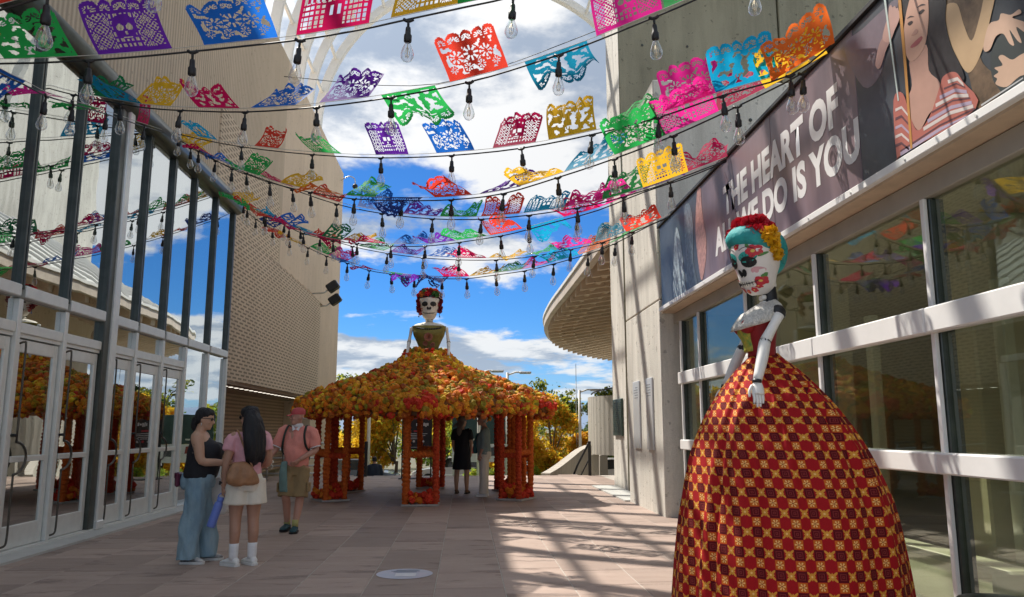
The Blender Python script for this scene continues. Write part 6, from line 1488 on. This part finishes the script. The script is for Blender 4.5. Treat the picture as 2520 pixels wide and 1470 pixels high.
# ---------------------------------------------------------------- steps, posters, floor sticker
st_ = MB()
for k in range(3): st_.box((-6, PEND + .02 + k * .85, -1.6), (2.4, PEND + .85 + k * .85, -.33 - k * .43 + .005))
st_.thing('steps', M_kerbs, 'pale stone steps going down from the plaza edge', 'steps', kind='structure')

stk = empty('floor_sticker', (-.61, 8.49, .002), 'round pale blue sticker on the stone slabs', 'sticker')
q = MB(); q.add([V((0, 0, .0025))] + [V((.29 * cos(2*pi*k/48), .29 * sin(2*pi*k/48), .0025)) for k in range(48)], [(0, 1 + k, 1 + (k + 1) % 48) for k in range(48)]); q.v = [v + stk.location for v in q.v]
q.build('disc', mat('pale_blue_vinyl', (.46, .52, .62), .35, 0, .15, 8, col2=(.62, .58, .66)), stk)
q = MB(); q.box((-.09, -.16, .0045), (.12, .02, .005)); q.v = [v + stk.location for v in q.v]; q.build('white_patch', mat('white_vinyl', (.75, .76, .78), .35), stk)
for k, (x0, x1) in enumerate(((-.12, .12), (-.15, .15), (-.10, .13))):
    q = MB(); q.box((x0, .07 + k * .055, .0045), (x1, .095 + k * .055, .005)); q.v = [v + stk.location for v in q.v]; q.build('print_line', mat('blue_print', (.18, .24, .34), .4), stk)

M_pblk = mat('black_poster', (.012, .012, .016), .35, 0, .3, 4)
ps = empty('poster_stand', (-1.42, 24.1, 0), 'black event poster with red heading in a slim stand beyond the pavilion', 'poster stand')
px0, px1 = -1.88, -1.02
for x in (px0, px1): MB().bbox((x - .02, 24.08, .03), (x + .02, 24.12, 1.98), .004).build('upright', M_black, ps)
MB().bbox((px0 - .08, 23.85, .002), (px1 + .08, 24.35, .03), .006).build('base', M_black, ps)
MB().bbox((px0 + .021, 24.085, .86), (px1 - .021, 24.112, 1.975), .003).build('poster', M_pblk, ps)
def strip(x0, z0, x1, z1, m, name='print', parent=ps, y=24.082): MB().box((x0, y, z0), (x1, y + .003, z1)).build(name, m, parent)
M_pr = mat('dull_red_print', (.33, .02, .035), .5); M_pw = mat('grey_white_print', (.50, .50, .52), .5)
strip(px0 + .05, 1.76, px1 - .05, 1.94, M_pr, 'red_heading')
rn = random.Random(9)
for k in range(7): strip(px0 + .40 + k * .055, 1.56 + rn.uniform(-.03, .02), px0 + .44 + k * .055, 1.64 + rn.uniform(-.02, .03), M_pw, 'white_scrawl')
strip(px0 + .33, 1.38, px0 + .56, 1.43, M_pr, 'red_word')
for k in range(4): strip(px0 + .14 + k * .03, 1.32 - k * .05, px1 - .12 - k * .06, 1.335 - k * .05, M_pw, 'print_line')
for k in range(4): MB().lathe([(.035, 0), (.035, .003)], n=12).xf(Matrix.Translation((px0 + .20 + k * .14, 24.083, 1.10)) @ Matrix.Rotation(pi / 2, 4, 'X')).build('round_logo', M_pw if k % 2 else M_pr, ps)
strip(px0 + .10, .92, px1 - .2, .932, M_pw, 'print_line')
MB().bbox((-1.25, 21.6, .003), (-.75, 21.75, .02), .004).thing('floor_strip', M_white, 'short white strip lying on the slabs behind the pavilion', 'strip')

bd_ = empty('sign_board', (.1, 33.5, -1.4), 'large green and white notice board on posts by the road', 'sign board')
x0, x1 = -.55, 1.75
for x in (x0 + .1, x1 - .1): MB().bbox((x - .06, 33.45, -1.4), (x + .06, 33.55, .5), .01).build('post', M_steel, bd_)
MB().bbox((x0, 33.40, .85), (x1, 33.46, 2.05), .01).build('green_panel', mat('deep_green_board', (.01, .045, .045), .4), bd_)
MB().bbox((x0, 33.40, .10), (x1, 33.46, .84), .01).build('white_panel', mat('white_board', (.62, .64, .68), .4), bd_)
for x, z, w, h, c in ((-.45, .45, .5, .30, (.03, .04, .07)), (.12, .45, .45, .30, (.25, .03, .03)), (-.4, .22, .6, .10, (.05, .07, .10)), (-.1, 1.0, .7, .06, (.6, .62, .6)), (.8, .35, .6, .35, (.05, .06, .08))):
    MB().box((x, 33.392, z), (x + w, 33.399, z + h)).build('picture', mat('board_print_%d' % int(z * 100 + x * 10), c, .4), bd_)

# ---------------------------------------------------------------- trees and street beyond
M_bark = mat('grey_bark', (.13, .10, .075), .9, 0, .3, 8, bump=.6, bscale=20)
LEAF = {n: mat('leaf_' + n, c, .6, 0, .4, 1.2, transl=.62, col2=c2) for n, c, c2 in (('yellow', (.62, .43, .03), (.85, .62, .05)), ('gold', (.62, .30, .02), (.82, .45, .04)), ('yellow_green', (.26, .29, .03), (.52, .48, .05)), ('dark_green', (.05, .09, .025), (.12, .18, .05)), ('lime', (.20, .34, .05), (.38, .50, .08)))}
def tree(name, loc, h, rx, rz, leafs, label, seed, n=2600, sparse=False, trunk_r=.11, grp='trees beyond the plaza', ls=.125):
    rnd = random.Random(seed); T = empty(name, loc, label, 'tree' if 'hedge' not in name and 'shrub' not in name else 'shrub', grp)
    tr = MB(); cz = h - rz; fork = max(.3, h - 2 * rz + .25 * rz)
    tr.tube([(0, 0, 0), (rnd.uniform(-.08, .08), 0, fork * .5), (rnd.uniform(-.12, .12), 0, fork)], [trunk_r, trunk_r * .8, trunk_r * .65], 8, 3)
    cl = []
    for k in range(11 if not sparse else 9):
        a = rnd.random() * 2 * pi; q = rnd.random() ** .5; z = cz + rz * rnd.uniform(-.75, .85); w = sqrt(max(.05, 1 - ((z - cz) / rz) ** 2)); e = V((rx * .78 * q * w * cos(a), rx * .72 * q * w * sin(a), z))
        tr.tube([(0, 0, fork * .9), V((e.x * .4, e.y * .4, fork + (e.z - fork) * .55)), e], [trunk_r * .5, trunk_r * .3, trunk_r * .10], 6, 3); cl.append((e, rx * rnd.uniform(.30, .48)))
        if sparse:
            for j in range(2): b = e + V((rnd.uniform(-.4, .4), rnd.uniform(-.4, .4), rnd.uniform(.1, .5))); tr.tube([e.lerp(V((0, 0, fork)), .3), b], [trunk_r * .18, trunk_r * .06], 5); cl.append((b, rx * .22))
    link('trunk', tr.mesh('trunk', [M_bark]), T)
    vs, fs, mi = [], [], []
    for k in range(n):
        c, r = cl[rnd.randrange(len(cl))]
        d = V((rnd.gauss(0, 1), rnd.gauss(0, 1), rnd.gauss(0, 1))).normalized() * r * rnd.random() ** .45; d.z *= .8; p = c + d
        s = ls * rnd.uniform(.6, 1.25); q = V((rnd.gauss(0, 1), rnd.gauss(0, 1), rnd.gauss(0, 1) + .5)).normalized(); u = q.orthogonal().normalized(); u = Matrix.Rotation(rnd.random() * 6.28, 3, q) @ u; w = q.cross(u); i = len(vs)
        vs += [p - u * s, p + w * s * .5 + q * s * .12, p + u * s, p - w * s * .5 + q * s * .12]; fs.append((i, i+1, i+2, i+3)); mi.append(rnd.randrange(len(leafs)))
    me = MB().add(vs, fs).mesh('crown', [LEAF[q] for q in leafs]); me.polygons.foreach_set('material_index', mi); link('crown', me, T)
G = -1.4
tree('ash_tree', (-5.1, 39.5, G), 4.7, 1.8, 1.9, ['yellow', 'yellow', 'yellow'], 'bright yellow tree between the tan hall and the stair rail', 1, 4200)
tree('ash_tree', (-3.4, 39, G), 5.0, 1.8, 2.1, ['yellow', 'yellow_green', 'gold'], 'yellow and green tree behind the event poster', 2, 4200)
tree("ash_tree", (-1.3, 38, G), 4.8, 1.7, 2.0, ['yellow', 'yellow_green'], 'pale yellow tree behind the middle posts of the pavilion', 3, 4000)
tree('linden_tree', (.6, 41, G), 4.6, 2.0, 1.9, ['yellow_green', 'lime'], 'light green tree rising behind the notice board', 4, 4000)
tree('ash_tree', (2.3, 36, G), 3.9, 1.5, 1.6, ['gold', 'yellow', 'yellow'], 'golden tree behind the right posts of the pavilion', 5, 3800)
tree('maple_tree', (4.0, 36.5, G), 4.5, 1.5, 1.9, ['gold', 'yellow', 'yellow_green'], 'orange yellow maple beside the pale lamp post', 6, 4200)
tree('maple_tree', (5.4, 38.5, G), 3.1, 1.0, 1.0, ['gold', 'yellow'], 'small golden tree below the dark evergreens', 7, 2200)
tree('locust_tree', (4.75, 42, G), 6.1, 1.9, 1.6, ['yellow_green', 'dark_green'], 'tall open tree with bare forks above the marigold roof edge', 8, 1500, True, .13)
tree('spruce_tree', (6.9, 44, G), 4.7, 1.6, 2.1, ['dark_green'], 'dark green evergreen beyond the curved wall', 9, 3600)
tree('spruce_tree', (8.6, 48, G), 5.2, 1.9, 2.3, ['dark_green', 'dark_green', 'yellow_green'], 'tall dark evergreen behind the lamp post', 10, 3600)
tree('elm_tree', (-8, 58, G), 6.2, 3.2, 2.8, ['dark_green', 'yellow_green'], 'broad dark tree across the road behind the yellow ones', 11, 4200, ls=.16)
tree('elm_tree', (-2.5, 60, G), 5.6, 3.4, 2.6, ['dark_green', 'yellow_green', 'lime'], 'broad mixed green tree across the road behind the poster', 12, 4200, ls=.16)
tree('elm_tree', (3.5, 60, G), 5.4, 3.4, 2.5, ['yellow_green', 'dark_green'], 'broad olive tree across the road behind the notice board', 13, 4200, ls=.16)
tree('elm_tree', (11.5, 60, G), 5.2, 3.4, 2.5, ['dark_green', 'yellow_green'], 'broad dark tree across the road past the curved wall', 14, 3600, ls=.16)
for k, (x, y) in enumerate(((.1, 34.6), (1.0, 34.8), (1.9, 34.6), (3.1, 35.0), (4.3, 35.2))):
    tree('shrub', (x, y, G), 1.25, .62, .6, ['lime', 'yellow_green'], 'low bright green shrub ' + ('under the left half of the notice board', 'between the notice board posts', 'just past the right notice board post', 'under the golden tree behind the pavilion', 'at the foot of the orange yellow maple')[k], 20 + k, 1100, trunk_r=.04, grp='shrubs by the road', ls=.07)
hd = MB()
# clipped hedge as a leafy bank: one hedge
hrn = random.Random(4); vs, fs = [], []
for k in range(9000):
    p = V((hrn.uniform(-6.5, -.6), 34 + hrn.uniform(-.35, .35), G + hrn.uniform(0, .75))); q = V((hrn.gauss(0, 1), hrn.gauss(0, 1), hrn.gauss(0, 1))).normalized(); u = q.orthogonal().normalized() * .055; w = q.cross(u) * .6; i = len(vs)
    vs += [p - u, p + w, p + u, p - w]; fs.append((i, i+1, i+2, i+3))
hd.add(vs, fs); hd.thing('hedge', LEAF['dark_green'], 'clipped dark hedge along the lawn behind the pavilion', 'hedge')
def lamp_post(x, y, h, label):
    L_ = empty('lamp_post', (x, y, G), label, 'lamp post', 'pale lamp posts along the road')
    MB().tube([(x, y, G), (x, y, G + h * .5), (x, y, G + h)], [.085, .07, .055], 10).build('pole', M_cream, L_)
    MB().lathe([(.14, 0), (.14, .12), (.09, .16)], (x, y, G), 12).build('foot', M_cream, L_)
    MB().tube([(x, y, G + h - .1), (x + .35, y, G + h + .02), (x + .6, y, G + h + .02)], .035, 8).build('arm', M_cream, L_)
    MB().bbox((x + .5, y - .12, G + h - .05), (x + 1.0, y + .12, G + h + .05), .03).build('lamp_head', M_steel, L_)
lamp_post(-3.9, 32.5, 5.2, 'pale lamp post in front of the bright yellow trees')
lamp_post(.55, 32.2, 5.2, 'pale lamp post behind the woman in the black dress')
lamp_post(1.75, 33.0, 5.2, 'pale lamp post just right of the notice board posts')
lamp_post(5.15, 35.5, 4.6, 'pale lamp post left of the curved concrete wall')
MB().tube([(5.35, 38, G), (5.35, 38, 4.6)], [.03, .012], 6).thing('mast', M_steel, 'thin tall mast rising above the curved wall', 'mast')
bw = MB(); bw.bbox((-.9, 35.95, -1.4), (3.4, 36.15, -.55), .02); bw.thing('barrier_wall', M_white, 'low white sunlit barrier wall along the road', 'wall')
def car(x, y, col, label, rz=0):
    C = empty('parked_car', (x, y, -1.365), label, 'car', 'cars along the road', rz=rz); pm = mat('car_paint_' + label.split()[0], col, .3, .2, .03, 2, coat=.6)
    secs = []
    prof = [(-2.1, .35, .62), (-2.05, .28, .78), (-1.5, .22, .92), (-.9, .2, .96), (.6, .2, .95), (1.4, .22, .86), (2.0, .27, .74), (2.12, .36, .60)]
    MB().loft([[V((xx, s * .82 * (1 if 0 < i < 7 else .93), z)) for s, z in ((-1, z0), (1, z0), (1.0, (z0 + z1) / 2 + .05), (.93, z1), (-.93, z1), (-1.0, (z0 + z1) / 2 + .05))] for i, (xx, z0, z1) in enumerate(prof)], smooth=False).build('body', pm, C, True)
    MB().loft([[V((xx, s * w, z)) for s, z, w in ((-1, .9, .76), (1, .9, .76), (1, zt, .60), (-1, zt, .60))] for xx, zt in ((-1.75, .95), (-1.15, 1.36), (-.2, 1.42), (.35, 1.38), (1.1, .95))], smooth=False).build('cabin', mat('car_window', (.02, .025, .03), .08, 0, .1, 3), C, True)
    MB().bbox((-1.1, -.60, 1.36), (.35, .60, 1.435), .03).build('roof', pm, C, True)
    for wx in (-1.35, 1.3):
        for s in (-1, 1):
            w = MB(); w.lathe([(.20, -.10), (.31, -.10), (.33, -.05), (.33, .05), (.31, .10), (.20, .10)], n=18); w.xf(Matrix.Translation((wx, s * .76, .33)) @ Matrix.Rotation(pi / 2, 4, 'X')); wo = w.build('wheel', M_black, C, True)
            w = MB(); w.lathe([(.02, .06), (.19, .08), (.2, .02), (.2, -.02), (.19, -.08), (.02, -.06)], n=14); w.xf(Matrix.Translation((wx, s * .76, .33)) @ Matrix.Rotation(pi / 2, 4, 'X')); w.build('rim', M_alu, wo, True)
    for s in (-1, 1):
        MB().bbox((2.02, s * .45 - .18, .60), (2.12, s * .45 + .18, .72), .02).build('headlight', mat('lamp_glass', (.7, .7, .68), .15), C, True)
        MB().bbox((-2.12, s * .5 - .16, .62), (-2.04, s * .5 + .16, .74), .02).build('tail_light', mat('red_lamp', (.4, .01, .01), .2), C, True)
car(-5.2, 38.2, (.08, .10, .14), 'dark blue car on the road behind the yellow trees')
car(2.2, 37.9, (.16, .17, .18), 'graphite car on the road behind the grey-haired man')
car(4.3, 39.4, (.55, .57, .60), 'silver car on the road past the right pavilion posts', pi)
car(7.9, 38.3, (.62, .63, .65), 'white car glimpsed under the curved concrete wall')
car(-.5, 40.6, (.60, .60, .60), 'pale grey car on the far lane behind the barrier wall', pi)
cn = empty('traffic_cone', (1.35, 35.4, -1.38), 'small orange traffic cone by the white barrier wall', 'traffic cone')
MB().lathe([(.16, .03), (.15, .05), (.03, .70), (.02, .71)], (1.35, 35.4, -1.38), 14).build('cone', mat('cone_orange', (.7, .10, .02), .6), cn)
MB().bbox((1.15, 35.2, -1.38), (1.55, 35.6, -1.35), .01).build('base', mat('cone_orange', (.7, .10, .02)), cn)
